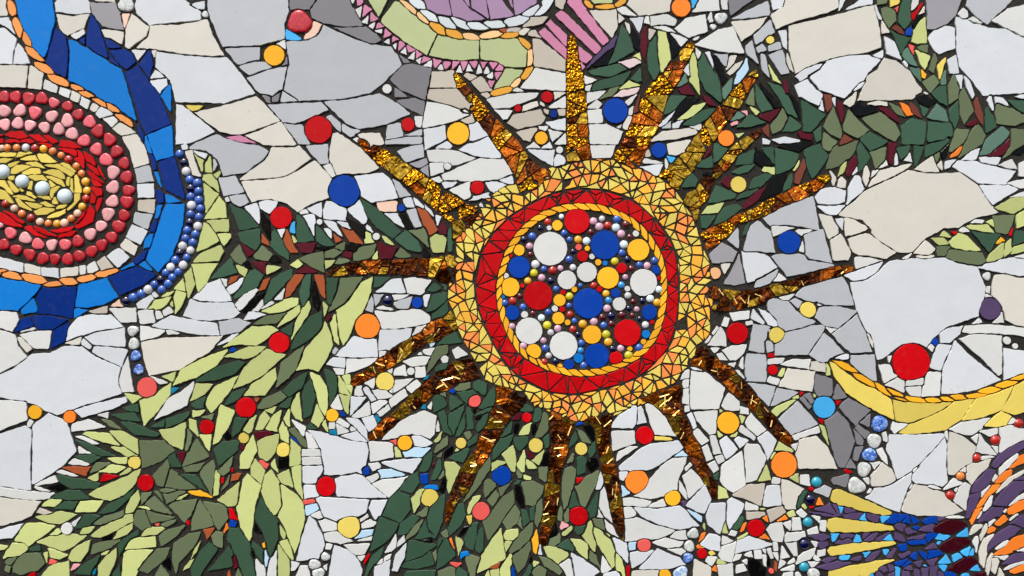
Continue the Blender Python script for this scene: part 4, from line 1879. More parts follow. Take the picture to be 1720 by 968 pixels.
w 605 340 630 400 605 420
B 615 320 690 330 650 385
W 1320 215 1480 198 1510 225 1400 240
g 1260 740 1400 665 1600 590 1635 820 1560 800 1420 780 1310 790
w 1320 785 1470 805 1400 835 1330 860
w 1470 835 1500 815 1590 820 1520 855
g 1130 960 1170 800 1225 755 1310 830 1340 968 1130 968
g 1025 885 1090 810 1095 945
w 1640 700 1720 720 1720 880 1690 850
W 1620 655 1720 655 1720 715 1680 710
W 1610 600 1650 540 1720 530 1720 645 1640 640
@disc
oH 560 282 52 | blue disc between two gold rays just above the sun's upper right rim
oy 1095 512 54 | pale yellow disc on the dark leaves at the upper right of the sun
oH 1435 900 78 | royal blue disc in the light grey area right of the sun
@garlandright
E 930 230 1000 260 1025 275 960 350 930 365 925 300
M 840 340 915 235 920 275 870 330
E 790 395 920 320 920 400 830 395
E 700 530 730 470 780 440 820 480 800 525
E 1080 380 1100 320 1210 275 1190 370
E 1050 430 1130 390 1205 375 1160 425 1100 440
K 1200 360 1210 260 1300 340 1320 380 1250 385
E 1255 270 1335 260 1330 370 1290 330
E 1340 260 1500 310 1470 400 1350 450
E 1535 280 1640 240 1700 330 1590 475 1550 370
l 1255 420 1270 395 1335 400 1335 445
l 1450 420 1505 350 1500 390 1470 425
A 1470 500 1480 440 1540 330 1545 400 1500 510
E 1390 570 1400 520 1455 430 1460 490 1440 540
E 1165 550 1190 475 1290 435 1320 450 1240 530
M 980 500 1015 455 1045 470 1030 535
E 895 635 945 520 1080 575 1070 600 950 630
E 1080 615 1110 575 1230 530 1190 580
M 1130 675 1130 650 1210 560 1280 535 1240 620
K 1290 520 1330 460 1420 430 1380 560 1280 600 1200 650
l 850 710 890 660 995 635 960 705
E 930 790 960 710 1010 660 1090 645 1115 670 1040 740
E 840 725 950 715 880 805 850 800
K 1340 260 1500 230 1600 230 1500 290
E 1125 860 1140 800 1170 770 1160 820
K 900 480 860 440 920 410 940 440
C 967 363
@sun
ow 457 448 92
oH 495 647 52
oR 348 785 90
ow 294 592 46
oH 270 518 32
oR 310 350 36
oH 545 360 32
oR 564 418 16
oY 457 847 20
oB 474 795 28
oR 515 713 16
oY 365 893 18
ow 405 118 22
ow 348 490 20
bH 280 20 26
bM 340 55 24
bZ 272 78 26
bF 307 120 25
bM 365 140 18
bZ 325 192 26
bH 312 247 22
bH 430 328 22
bF 482 333 22
bH 532 300 24
bM 376 352 20
bF 335 410 18
bB 308 464 22
bw 353 535 22
bZ 560 494 22
bM 388 575 18
bN 450 570 20
bZ 502 555 24
bY 549 582 24
bB 222 567 22
bF 212 622 24
bN 358 622 18
bF 412 627 18
bM 312 665 24
bM 382 668 16
bN 433 692 18
bN 240 670 24
bM 242 725 20
bw 470 732 22
bY 220 848 26
by 206 797 26
bN 250 895 22
bF 304 890 22
bH 428 885 24
by 357 937 26
bw 75 168 24
@wall
W 1120 240 1230 240 1310 285 1350 345 1240 420 1155 450 1130 320
g 1200 490 1220 430 1360 360 1350 410 1280 470
G 900 260 985 180 1085 240 1050 310 920 318
G 1000 455 1060 350 1100 260 1140 450 1060 465
c 975 320 1045 315 1000 390
w 1040 655 1165 640 1165 690 1060 705
w 985 735 1005 680 1035 690 1015 745
w 890 870 975 750 1010 800 1010 875
w 865 855 910 795 915 805 890 850
w 910 795 950 745 960 755 925 800
w 910 890 975 885 935 920
w 985 905 1060 870 1150 865 1130 920 1075 968 1040 968
w 950 930 985 920 1020 968 970 968
w 1145 712 1185 705 1190 725 1150 735
W 1180 690 1195 630 1270 715 1260 725
W 1230 625 1300 650 1350 700 1355 745 1300 735
g 1170 900 1185 780 1200 730 1310 745 1275 830 1265 925
g 1150 925 1280 940 1285 968 1140 968
g 1275 845 1325 840 1330 910 1290 920
R 1285 930 1330 920 1335 945 1290 950
@disc
oo 937 385 40 | pale peach disc touching the right rim of the sun
oR 1087 788 72 | bright red disc below the right pointing gold ray, near the sun's right rim
C 967 545
@wall
W 230 695 300 600 415 525 410 660 380 695
W 415 670 420 560 435 525 475 660
w 470 545 500 530 600 620 675 750 530 740 500 660
w 240 720 395 720 400 800 250 850
w 275 920 290 860 370 820 415 825 330 880
W 290 960 430 845 490 810 690 785 720 830 680 870 520 968 420 990 300 990
y 535 755 640 765 655 780 535 775
Z 655 890 720 855 750 885
w 545 968 650 905 740 895 745 930 720 968 640 990
w 780 315 870 320 1000 430 960 565 775 570 770 460
w 700 375 730 300 765 300 760 360
w 720 400 725 370 760 370 755 420 725 425
w 715 530 720 440 760 435 760 540
w 735 550 765 550 765 580 735 590
W 770 290 820 290 860 320 800 310
w 980 550 1030 460 1100 520 1100 580 1000 580
w 795 595 955 580 940 740 900 740 820 650
W 750 610 780 595 815 690 795 700
w 785 740 820 700 895 780 850 815
w 905 750 940 740 980 870 930 885
w 850 830 885 810 925 905 880 920
w 890 930 940 920 975 968 900 968
W 965 790 1015 755 1090 840 1010 910
W 1070 780 1095 755 1160 780 1105 835
w 1100 720 1115 680 1215 755 1200 780
w 1145 660 1180 600 1280 710 1220 755 1150 690
w 1110 555 1160 570 1165 605 1110 600
l 1105 615 1140 625 1115 670
l 970 575 1000 580 970 600
l 955 720 985 745 960 765
l 1045 755 1090 725 1080 755
W 1225 765 1290 720 1355 765 1330 850 1290 915 1250 820
w 1140 850 1220 795 1280 920 1240 968 1150 968
w 1010 930 1120 855 1135 968 990 990
w 935 885 990 880 1005 915 960 940
w 1030 270 1075 260 1065 290
w 1075 310 1100 315 1140 370 1100 350
w 1100 280 1125 220 1125 300
g 1150 200 1285 205 1280 385 1150 380 1140 300
g 1150 395 1345 420 1300 555
g 1310 550 1360 425 1495 460 1400 520
w 1285 385 1310 350 1370 370 1355 410
l 1365 345 1390 300 1405 300 1395 355
c 1365 420 1430 300 1610 320 1590 450
w 1290 235 1400 230 1385 260 1295 270
w 1380 270 1460 235 1580 240 1570 300
c 1585 255 1680 255 1680 320 1580 305
l 1685 260 1710 300 1710 340 1690 340
l 1315 600 1380 545 1470 505 1450 540 1340 620
l 1460 495 1500 475 1500 500
R 1505 455 1530 460 1510 480
@disc
oR 1327 307 34 | tiny coral disc in the cream patch left of the sky blue disc
oY 1026 663 74 | golden disc between the two rays pointing lower right
oR 465 747 60 | red disc in the white petals under the sun's lower right rim
C 967 726
@wall
W 245 710 350 750 350 880 270 790
Z 310 365 380 405 310 435
W 295 265 360 255 350 285 320 325 295 320
w 320 450 400 445 505 470 480 500 320 495
w 325 510 380 505 405 545 395 575 330 580
W 390 510 540 520 700 500 740 530 830 630 690 655 550 620 450 570
w 390 435 500 320 580 230 650 180 745 170 740 210 690 310 680 390 590 430 500 450
w 330 590 400 575 520 620 670 665 560 715 330 740
w 490 500 590 455 610 495 560 510
w 700 330 740 390 750 460 700 400
w 735 240 770 210 790 215 740 265
w 720 300 780 250 830 300 860 350 760 445 740 360
W 745 495 870 360 910 450 870 550 810 530
U 710 470 745 465 730 500
Z 755 525 850 570 845 605 790 570
w 970 320 985 225 1120 130 1150 360 1060 405 990 360
w 1145 360 1155 340 1220 320 1290 170 1240 90 1150 80 1135 120
w 890 220 935 195 960 250 930 280
E 925 300 960 265 960 320 930 320
l 960 360 1010 390 1025 440 960 450
b 1060 425 1150 360 1275 350 1250 500 1150 450
l 1230 330 1285 220 1310 320
l 1310 180 1330 140 1345 140 1320 200
l 1430 305 1500 280 1500 340
w 1320 345 1330 310 1380 310 1375 345
w 1505 290 1565 290 1575 360 1510 350
W 1255 500 1285 365 1370 360 1385 495
c 1390 480 1385 320 1430 330 1535 385 1500 440 1480 520 1410 520
W 1015 610 1020 470 1050 445 1135 485 1100 580 1030 660
W 875 560 905 485 1010 480 1005 590 970 690 890 620
w 1140 490 1150 475 1230 505 1225 530 1140 525
l 1240 515 1275 515 1270 530 1240 530
b 1150 540 1265 535 1275 560 1200 590 1150 590
b 1290 530 1395 495 1415 540 1310 605
O 1255 580 1285 565 1295 610
O 1360 600 1410 560 1425 585
O 1110 670 1120 630 1155 605 1130 660
O 1240 710 1275 685 1300 720
l 1090 720 1160 675 1140 700 1100 725
l 985 680 1010 600 1025 680
E 1050 650 1110 560 1130 580 1110 640 1080 660
w 1030 690 1050 660 1085 670 1070 700
W 835 765 900 685 970 700 970 800 910 790
w 980 760 990 700 1070 740 1000 760
w 960 830 985 770 1080 735 1050 875 980 860
O 830 740 850 690 870 680 860 710
O 815 770 830 760 865 780 820 785
l 855 640 865 620 870 660
w 640 710 670 670 740 665 750 720 700 725
w 515 745 600 715 735 745 700 780 620 780
w 620 790 720 780 745 800 720 835
Z 350 745 410 740 400 790 355 800
W 370 810 520 800 470 860 370 920
W 430 920 550 790 700 850 740 890 600 925
R 345 910 360 895 370 950 360 960
c 370 940 560 930 570 968 380 968
c 785 968 800 860 910 910 900 968
w 875 870 890 840 950 845 915 900
l 950 885 960 855 1015 885
O 920 930 940 900 950 940
w 955 900 1055 890 1060 968 980 968
W 1075 815 1090 730 1170 705 1320 755 1250 780 1130 800
w 1055 870 1080 830 1115 825 1100 855
w 1080 900 1130 890 1150 930 1080 950
w 1120 870 1150 860 1155 895
w 1285 660 1310 625 1390 610 1400 680 1390 740 1330 735
w 1395 620 1450 600 1445 665
w 1460 580 1510 580 1520 660 1455 665
w 1410 700 1425 680 1540 670 1545 700 1470 735 1410 735
w 1480 545 1510 510 1555 555 1535 580
l 1420 550 1465 525 1480 560 1440 570
l 1520 495 1540 485 1560 510 1545 520
w 1590 565 1645 560 1640 610
w 1645 660 1650 600 1685 600 1680 670
w 1560 665 1625 635 1630 680 1565 690
w 1415 750 1485 745 1490 830 1470 835
w 1590 740 1640 740 1610 775
w 1630 800 1680 790 1680 830 1630 835
w 1500 840 1540 810 1610 785 1600 840 1560 860 1480 890
w 1590 840 1610 830 1645 860 1620 870
w 1550 875 1640 875 1590 920
w 1380 850 1390 770 1440 840
w 1330 745 1355 745 1360 800 1335 800
w 1330 815 1360 810 1360 870
w 1290 790 1310 785 1325 850 1310 850
w 1255 790 1275 790 1275 820
w 1200 800 1245 795 1250 850 1205 850
w 1135 830 1180 800 1190 840
w 1260 830 1280 830 1285 910 1265 900
w 1365 920 1380 860 1420 880
w 1420 890 1470 850 1480 870
w 1380 930 1470 895 1470 930
w 1360 968 1400 950 1460 945 1450 968
w 1480 950 1500 945 1550 968 1480 968
A 1335 930 1340 870 1355 880 1350 940
K 1160 880 1180 850 1240 880 1280 920 1250 968 1170 950
K 1285 880 1300 840 1310 900 1290 905
g 1600 400 1680 360 1720 380 1700 440
R 1570 380 1590 370 1600 390 1580 395
R 1570 500 1600 500 1600 515 1570 515
O 1620 490 1640 445 1665 490
O 1690 380 1720 370 1720 395 1690 395
O 1690 440 1700 400 1720 400
g 1690 320 1720 305 1720 350
y 890 815 920 800 940 820 910 830
E 1500 440 1530 400 1560 400 1500 520 1485 500
bT 1622 338 32
bN 1580 455 32
bT 1563 608 30
bN 1540 755 32
bT 1538 910 30
@pebble
qx 792 685 42 | pale glass pebble, topmost of the short pebble chain near the bottom edge
qx 765 770 42 | grey green glass pebble, second of the short pebble chain near the bottom edge
qh 755 848 38 | small bright blue pebble, third of the short pebble chain near the bottom edge
qz 708 955 56 | large pale blue glass pebble cut by the bottom edge
@disc
oO 413 335 80 | orange disc right of a lower ray, beside a pale blue sliver
oY 653 443 54 | golden disc between white tiles in the lower part right of centre
oP 460 760 46 | small coral disc right of the bottom tip of a lower ray
oR 1213 645 58 | red disc ringed by orange slivers at the lower right
oR 850 818 34 | tiny red disc beside a pebble near the bottom edge
oY 600 965 42 | small golden disc cut by the bottom edge beside a pale blue pebble
oP 1316 935 18 | tiny mauve disc near the bottom edge among dark slivers
C 1290 0
@wall
W 485 0 565 0 480 70
W 525 65 600 15 710 5 700 25
W 725 35 765 130 740 120 720 60
c 770 140 815 215 770 225
W 785 245 850 285 900 405 800 360
W 700 375 775 340 775 395 735 385
W 275 510 400 410 540 368 680 372 760 400 670 490 640 545 510 660 350 600
c 670 515 740 470 780 390 860 410 950 475 1000 560 1045 610 970 665 800 670 610 675
W 570 610 610 555 660 550 620 590
c 510 695 595 620 580 700 560 720
c 635 710 740 675 800 690 800 710
W 905 415 925 410 940 440 935 460
W 360 665 375 750 345 735
W 425 655 455 655 455 715
c 1045 610 1130 675 1050 640
w 960 60 975 0 1030 0 1000 60 965 85
c 1055 40 1055 90 1015 98
G 1065 0 1330 0 1260 100 1200 160 1140 190 1070 195
w 1280 90 1315 52 1345 70 1345 110 1310 130
w 1350 130 1380 112 1435 155 1380 155
g 1360 0 1700 0 1590 60 1475 160 1390 100 1335 40
w 1505 135 1610 60 1720 20 1780 20 1780 250 1700 245 1610 190
W 1265 115 1350 140 1480 190 1610 200 1720 285 1780 300 1780 620 1640 625 1450 640 1360 520 1290 450 1270 330
W 1080 260 1110 215 1195 172 1260 190 1265 320 1155 360 1115 330
W 1210 400 1265 370 1285 490 1225 490
W 1265 508 1310 505 1300 595
W 1320 510 1360 550 1385 640 1375 660 1340 590
W 1465 690 1500 640 1520 740 1510 765
W 1530 650 1580 660 1625 720 1535 690
W 1665 650 1720 620 1770 640 1760 690 1720 680
W 25 940 120 920 215 945 210 960 80 965
@garlandtop
e 735 0 810 0 800 18 740 30
y 820 0 895 0 885 20 825 45
e 760 60 800 50 855 70 860 140 815 185 780 130
P 850 60 875 45 870 80
E 890 60 905 20 950 0 975 0 955 80 965 130 920 195 880 150
R 965 85 1045 15 985 135 965 120
A 835 190 855 170 890 185 918 232 880 220
H 920 230 945 190 970 180 965 240 935 240
l 970 280 985 200 1010 140 1060 105 1065 285 1010 295
E 820 200 880 235 960 255 895 365 870 300 850 240
P 945 295 985 310 980 365 960 340
d 905 370 925 320 945 320 1005 450 960 430 925 400
e 1005 320 1030 302 1075 305 1070 350 1030 340
l 990 335 1030 355 1090 380 1055 475 1030 430
e 1085 470 1120 360 1140 400 1115 490
y 1140 440 1195 390 1155 530
d 955 455 1025 460 1030 545 985 500
Y 1030 460 1065 500 1055 525 1035 520
d 1165 540 1195 475 1195 570 1170 570
e 1040 555 1115 505 1155 550 1095 620
K 970 180 1000 110 1060 95 990 190
e 1215 580 1250 505 1280 590 1280 660 1220 700
E 1105 630 1150 585 1195 575 1205 710 1160 690
e 1290 640 1320 590 1385 740 1320 835 1295 770
d 1075 790 1140 700 1195 740 1210 815 1120 805
E 1220 740 1280 675 1285 790 1260 860 1225 800
A 1390 690 1410 655 1450 780 1450 845 1400 770
E 1475 690 1510 760 1535 850 1470 890 1455 800
M 1335 840 1400 800 1415 830 1350 850
e 1530 750 1545 690 1640 730 1710 790 1660 845 1540 830
E 1620 675 1720 680 1760 720 1760 790 1700 760
@garlandright
A 380 680 390 635 440 715 400 755
M 470 680 500 690 510 780 495 820 470 730
e 375 850 440 720 500 890 490 930 430 905
e 510 850 545 740 610 810 680 875 610 930 510 885
e 620 780 770 755 860 830 890 900 850 955 700 860
M 735 715 800 725 870 780 885 825 820 790
e 820 695 880 715 930 785 870 770
O 890 690 940 710 975 770 930 780
A 955 685 1000 720 1035 795 970 760
E 1025 705 1080 730 1050 785
K 1000 640 1080 640 1130 680 1080 720 1020 690
E 895 850 970 795 1065 820 1050 968 905 968
E 1080 820 1235 830 1240 920 1200 968 1070 968
K 560 720 620 680 720 720 740 745 640 790 580 770
C 1290 182
@garlandright
e 370 220 380 165 465 225 420 290 370 270
A 470 265 520 175 570 210 530 240
E 620 205 680 160 810 225 690 285
M 810 240 830 225 860 235 840 380 810 370
e 395 410 405 350 440 260 605 215 580 310 470 390
E 600 260 625 235 690 330 660 380 615 430 605 340
e 690 295 800 260 780 360 725 405
E 865 270 960 250 940 310 885 345
E 985 255 1050 260 1020 340 990 395 985 330
E 1060 240 1230 160 1230 230 1150 290 1060 325
M 535 400 590 300 605 370 545 480 525 440
l 470 470 495 390 530 350 520 410
e 1125 310 1155 285 1150 330 1130 360
K 1165 290 1240 190 1200 320 1175 340
e 1215 290 1270 140 1355 145 1320 230 1250 290
O 1230 330 1265 275 1310 250 1290 310
e 1285 330 1370 150 1410 105 1460 180 1440 240 1370 280
d 1430 315 1470 210 1580 120 1625 160 1590 230 1500 300
M 1480 325 1540 265 1625 205 1625 260 1570 320
e 1585 335 1640 240 1640 140 1760 150 1760 190 1680 270
K 1640 300 1720 210 1760 240 1690 310
@wall
c 415 415 465 470 440 525
c 465 530 490 455 525 490 520 540
W 545 475 600 390 605 420 570 450
c 640 500 645 430 660 380 690 440 665 540
w 690 470 705 420 740 415 720 450
w 750 400 800 350 812 380
W 850 340 865 295 880 330 875 385 850 385
w 920 350 955 300 970 365
c 660 545 710 470 760 420 880 390 970 370 930 410 860 450 740 505
c 990 410 1105 325 1150 430 1050 425
c 1140 385 1170 350 1175 420
W 1190 410 1195 355 1270 345 1225 395
W 1310 345 1370 290 1425 270 1400 340 1370 350
W 1425 330 1570 325 1540 380 1430 365
w 1550 385 1640 345 1675 410 1600 405
w 1690 455 1690 370 1720 320 1760 320 1760 460
W 1240 390 1280 355 1400 355 1500 385 1670 420 1600 515 1420 505 1310 430
w 1610 500 1720 465 1780 470 1780 520 1700 535
W 1425 515 1620 518 1680 545 1510 650 1470 590
w 1635 598 1720 540 1760 540 1760 590
c 470 715 590 620 660 550 740 510 860 460 940 415 1060 440 1290 435 1410 515 1460 600 1550 700 1380 740 1280 800 1190 805 1060 870 970 968 880 968 760 900 700 845 700 815 640 750 540 730
W 315 600 360 545 440 530 525 550 525 625 440 650 340 640
W 530 645 540 540 590 450 620 460 655 540
W 330 655 515 655 470 715 400 710
W 450 745 505 740 500 815
c 345 710 430 730 470 800 475 840 410 880 370 780
c 525 860 520 740 560 740 675 805 640 830
c 540 880 650 840 690 850 860 968 800 1010 600 1010 560 950
c 420 890 490 845 560 968 540 1020 440 1020
g 245 850 370 815 410 968 430 1040 260 1030
w 215 960 240 870 245 968
c 985 975 1060 890 1130 945 1080 990
w 1370 770 1400 745 1455 755 1440 775
w 1280 830 1320 800 1360 830
@sidesprig
l 1525 670 1650 600 1780 590 1780 620 1650 710
l 1675 805 1670 720 1720 660 1780 640 1780 760
e 1510 725 1660 718 1620 850 1540 830
l 1340 795 1370 785 1480 780 1520 835 1470 840 1380 820
l 1470 765 1515 745 1520 795
l 1160 860 1185 820 1230 865
l 1100 875 1180 870 1215 910 1150 920
R 1235 830 1280 830 1255 850
E 1365 820 1560 850 1520 910 1490 968 1430 900
l 1220 900 1285 838 1340 860 1430 955 1330 958 1240 930
e 1135 930 1225 930 1200 990 1140 990
Y 1540 910 1570 870 1590 890
R 1605 865 1650 800 1640 850
E 1645 925 1670 820 1720 840 1720 880
R 1705 850 1720 825 1740 850
C 1290 363
@wall
g 25 275 60 260 200 255 340 295 460 335 300 375 130 405 90 350
w 0 275 65 355 0 370
w 0 380 65 360 30 430 0 440
w 75 385 130 430 35 440
w 75 550 180 525 150 560 100 570
g 185 535 240 480 500 410 540 470 580 600 450 600 370 590 250 570
w 580 250 680 260 770 300 700 320 590 355
W 520 400 560 385 770 310 740 370 660 425 580 435
W 560 450 640 440 730 390 820 305 1000 285 1190 285 1260 320 1400 345 1460 490 1440 590 1410 670 1330 700 1200 745 1120 810 1070 880 1000 850 900 860 820 920 770 960 740 965 720 890 690 800 640 730 600 630 575 520
w 905 290 970 250 940 290
c 1000 268 1130 265 1090 290 1030 290
W 1410 345 1560 295 1640 282 1720 300 1770 300 1770 405 1680 405 1540 375
w 1670 275 1720 240 1770 240 1770 290 1720 290
c 1530 400 1600 390 1690 415 1770 410 1770 740 1680 735 1595 700 1580 620 1510 530 1505 480
w 1460 510 1475 475 1500 470 1490 520
w 1455 550 1475 525 1505 545
g 150 570 185 555 240 575 205 620
g 0 560 60 560 135 575 190 640 320 710 230 755 110 775 75 750 60 700 0 640
w 0 650 65 700 65 745 0 710
g 320 685 350 615 480 610 600 640 530 710 470 755 380 735
w 395 750 465 760 425 785
g 435 795 530 720 600 660 710 910 560 920 470 840
g 130 780 290 740 380 735 375 770 270 930 50 935 50 860
g 280 930 380 790 430 830 510 920 430 950 370 1000 320 960
w 325 575 370 600 340 605
c 670 795 690 795 715 850 710 905 690 870
W 480 940 545 930 548 960 430 968
g 555 935 718 932 715 975 560 985
W 1155 790 1200 760 1315 740 1290 790 1220 850 1165 850
w 1310 780 1330 740 1500 730 1650 745 1720 770 1770 780 1770 830 1680 800 1500 785 1390 790
w 1075 880 1095 862 1120 880 1105 910
H 1100 845 1130 815 1150 850 1125 870
w 1110 925 1150 860 1240 870 1215 930 1190 968 1100 1000 1090 960
w 1260 850 1340 920 1400 968 1350 1000 1200 990 1230 930
w 1285 830 1400 795 1570 800 1575 968 1440 980 1380 930
w 1590 890 1720 920 1770 930 1770 1040 1600 1000
W 1380 725 1420 690 1440 715
w 1515 720 1580 645 1585 715
w 0 860 40 865 40 910 0 920
R 0 930 40 920 40 950 0 950
w 0 760 10 750 20 775 0 790
@pebble
qx 1475 405 32 | small pale glass pebble above the purple disc at the right edge
ow 1608 838 30 | small white disc above the yellow crescent near the right edge, left one of a pair
ow 1665 875 22 | tiny white disc above the yellow crescent near the right edge, right one of a pair
@disc
oy 270 632 54 | pale yellow disc just below the right pointing gold ray
oy 62 802 54 | pale yellow disc among light grey tiles, lower right of the sun's right rim
oU 1492 625 74 | purple disc near the right edge, the only purple one
oR 965 985 126 | largest red disc, in the cup above the yellow crescent at right
@sidesprig
e 1200 275 1210 230 1290 230 1440 250 1465 300 1440 330 1330 315 1240 295
l 1475 305 1500 250 1585 180 1585 270 1530 310
l 1590 275 1595 200 1640 150 1640 235
l 1640 255 1660 205 1720 165 1760 160 1760 220 1700 240
C 1290 545
@yellowcrescent
y 415 250 450 255 500 310 600 380 720 440 830 500 850 640 680 560 530 460 450 350
y 840 500 930 525 1100 535 1240 525 1180 570 980 660 860 655
y 880 735 960 670 1100 620 1200 570 1260 520 1390 500 1300 640 1200 710 1000 740
y 1310 645 1400 500 1530 470 1650 420 1620 510 1560 580 1430 630
y 1570 575 1660 420 1760 350 1760 560 1660 610
y 1450 685 1570 590 1640 620 1600 680 1530 690
/Y 425 235 605 325 44
/Y 575 330 720 420 48
/Y 725 395 830 490 40
/Y 795 430 920 490 40
/Y 840 490 940 520 24
/Y 920 490 1065 525 40
/Y 1060 505 1170 520 36
/Y 1165 495 1250 515 28
/Y 1230 485 1345 500 38
/Y 1320 490 1475 475 32
/Y 1420 455 1570 435 42
/Y 1530 420 1680 385 44
/Y 1625 375 1770 330 40
@wall
w 490 225 545 195 550 265
g 555 215 718 205 730 380 690 370 560 270
w 745 275 820 270 840 330 875 345 785 400
w 785 405 870 360 920 375 915 465 870 450
w 930 375 1050 350 1050 405 930 415
w 925 425 1030 420 1030 485 960 480
w 1035 485 1070 320 1165 325 1155 480
W 1085 290 1150 135 1235 145 1160 310
W 1175 465 1180 300 1260 115 1340 200 1570 375 1400 440 1260 465
w 1290 100 1400 65 1570 80 1575 330 1550 345 1440 230
W 1590 165 1720 190 1770 190 1770 320 1590 375
w 810 220 830 215 815 260
D 320 335 430 370 435 480 345 490 315 470
D 435 500 470 405 530 490 440 510
D 475 555 545 500 690 575 590 680
D 385 650 470 590 540 660 585 790 520 968 470 960
D 245 480 285 465 310 520 290 535
D 215 500 240 490 290 550 275 570
D 620 660 690 605 680 690
D 590 700 610 680 685 730 670 755 650 770
D 580 710 645 770 640 815 600 805
D 590 830 640 820 600 920 575 910
D 520 968 560 905 590 968
g 75 640 200 515 340 675 160 745 100 690
g 10 560 80 430 210 465
w 165 745 340 685 355 725 175 780
l 350 680 380 690 410 810 370 740
l 20 590 100 530 190 510 60 615
R 455 515 490 515 465 555
R 345 640 375 640 365 670
c 190 870 220 770 325 750 400 830 470 968 200 968
l 50 845 80 790 170 850 160 860
w 160 815 205 800 190 850
l 10 920 45 860 50 875 25 920
l 305 440 330 480 310 490
w 830 705 845 655 940 675 850 735
w 770 735 795 725 810 790 780 785
w 1190 740 1205 715 1210 780
w 1220 705 1300 660 1500 630 1440 700 1370 745 1290 740
w 1370 765 1415 740 1410 810
w 1425 720 1550 700 1545 750 1510 760
w 1425 740 1470 800 1545 880 1405 860
w 1555 700 1640 680 1720 720 1720 760 1600 850 1560 860 1560 800
w 1510 820 1550 810 1545 870
w 1430 890 1530 890 1430 920
w 1620 670 1640 630 1700 640 1660 670
w 730 845 770 835 800 890 805 940 770 910
w 680 935 755 930 720 968
bR 1690 668 30
bR 1534 780 30
bR 1408 900 26
@disc
oB 380 558 74 | sky blue disc among dark grey tiles at right, the only large one of its colour
oO 110 945 88 | large orange disc at the tip of the longest lower right gold ray
@pebble
qh 753 670 62 | blue marbled glass pebble, topmost of the pebble column at lower right
qx 717 785 56 | white frosted pebble, second of the pebble column at lower right
qh 686 878 54 | blue marbled glass pebble, third of the pebble column at lower right
C 1290 726
@wall
W 800 120 820 20 1190 15 1130 100 970 260 870 320 840 200
W 965 325 980 280 1130 110 1190 40 1205 110 1200 220 1210 340 1180 370 1100 350 1000 345
c 1215 285 1205 160 1225 0 1300 20 1400 100 1370 200 1250 290
w 680 205 755 205 720 255
c 690 300 770 210 830 250 860 320 780 365 690 365
w 635 310 685 310 685 360
w 670 410 690 380 705 385 690 420
W 660 445 720 380 830 365 970 275 965 340 910 460 890 540 800 510 700 460
w 980 250 1015 235 1000 265 980 280
c 895 530 950 400 990 355 1060 370 1180 410 1320 530 1200 565 1000 560
w 940 400 970 350 975 365 950 400
w 1080 370 1110 355 1170 385 1110 385
w 1180 390 1250 310 1310 345 1250 370
w 1280 270 1330 225 1335 275
c 1340 225 1500 180 1480 240 1370 350 1340 320
w 1240 470 1290 380 1330 340 1360 360 1330 530
w 1250 400 1275 380 1270 410
w 1200 575 1290 565 1320 575 1280 585
D 400 320 550 285 530 370 440 350
D 525 240 560 180 585 260
R 515 260 530 250 565 270 545 280
bO 1298 297 26
bR 1230 428 28
@bluecomet
y 425 460 440 400 470 385 560 420 700 480 830 540 830 555 760 560 560 510 450 480
y 400 640 410 595 450 580 600 600 750 620 850 640 845 655 700 665 430 675
y 405 800 420 780 560 755 740 740 850 740 860 750 700 790 430 840
y 415 968 415 940 560 900 800 860 850 860 760 910 560 968
U 280 540 390 540 480 570 340 560
U 290 520 400 500 420 480 480 560 400 550
U 430 490 460 480 490 560 470 570
U 520 510 560 510 590 530 520 560
U 500 555 560 545 640 550 600 590 520 580
U 660 580 670 545 690 550 760 560 730 610
U 280 700 380 690 420 700 390 745
U 330 750 400 720 410 760 360 790
U 490 690 560 690 580 700 500 730
U 440 750 540 710 570 740 480 755
U 640 690 690 680 640 720
U 650 730 700 690 740 680 700 735
U 720 730 790 690 820 680 760 740
U 360 870 430 840 480 840 400 880
U 330 910 480 870 560 880 430 930
U 560 860 640 830 620 870
U 600 890 700 820 760 800 700 870
U 780 850 820 800 870 780 830 850
U 850 640 870 620 930 620 910 670
U 860 680 910 700 930 740 850 720
U 920 660 960 640 1000 670 940 690
U 1010 660 1120 610 1110 670
U 1140 600 1150 575 1190 580
U 1060 790 1140 730 1150 790
U 880 830 950 790 960 830 890 850
U 940 720 1060 690 1040 720
H 800 610 845 550 890 570 860 610
H 870 555 940 560 880 605
H 910 610 945 570 960 620
H 960 560 1020 600 980 620
H 1040 600 1100 570 1140 575 1140 610 1060 620
H 945 635 1030 640 990 665
H 870 770 930 750 945 800 900 810
H 935 740 1060 725 1060 750 950 755
H 1060 700 1110 680 1140 690 1080 740
H 940 840 1000 810 1000 860
H 1010 800 1070 820 1060 860
H 1080 800 1150 790 1180 820 1080 850
H 840 890 890 870 950 850 900 900
H 900 910 950 870 970 880 920 910
B 475 505 510 505 490 550
B 620 590 655 550 665 595
B 760 570 830 565 770 610
B 425 685 485 680 440 745
B 580 740 600 695 620 700 630 740
B 770 730 820 690 845 730
B 470 835 550 830 540 860 490 865
B 640 815 690 805 655 870
B 775 795 835 790 795 845
B 855 910 895 915 870 965
B 680 945 705 940 710 968
B 1050 900 1070 880 1070 910
B 1130 720 1160 680 1230 700 1190 730
B 1260 710 1340 650 1345 700
B 1110 735 1165 740 1140 780
B 1145 890 1200 830 1235 885
B 1150 895 1220 895 1180 940
B 1240 835 1290 815 1310 850 1250 880
B 1290 810 1360 775 1340 840
B 1360 930 1410 900 1440 950
B 1390 780 1385 830 1350 830
B 1280 968 1310 950 1390 955 1390 968
/M 1110 655 1340 620 90
/M 1145 780 1365 735 90
/M 1205 930 1415 865 90
/M 1340 985 1470 955 60
U 560 968 600 925 640 910 650 968
U 640 905 690 895 685 935 655 940
U 720 968 735 935 770 950 775 968
U 740 915 790 890 810 930 775 945
U 800 890 845 890 855 930 820 950
U 790 968 815 955 850 940 860 968
U 900 968 905 930 950 940 955 968
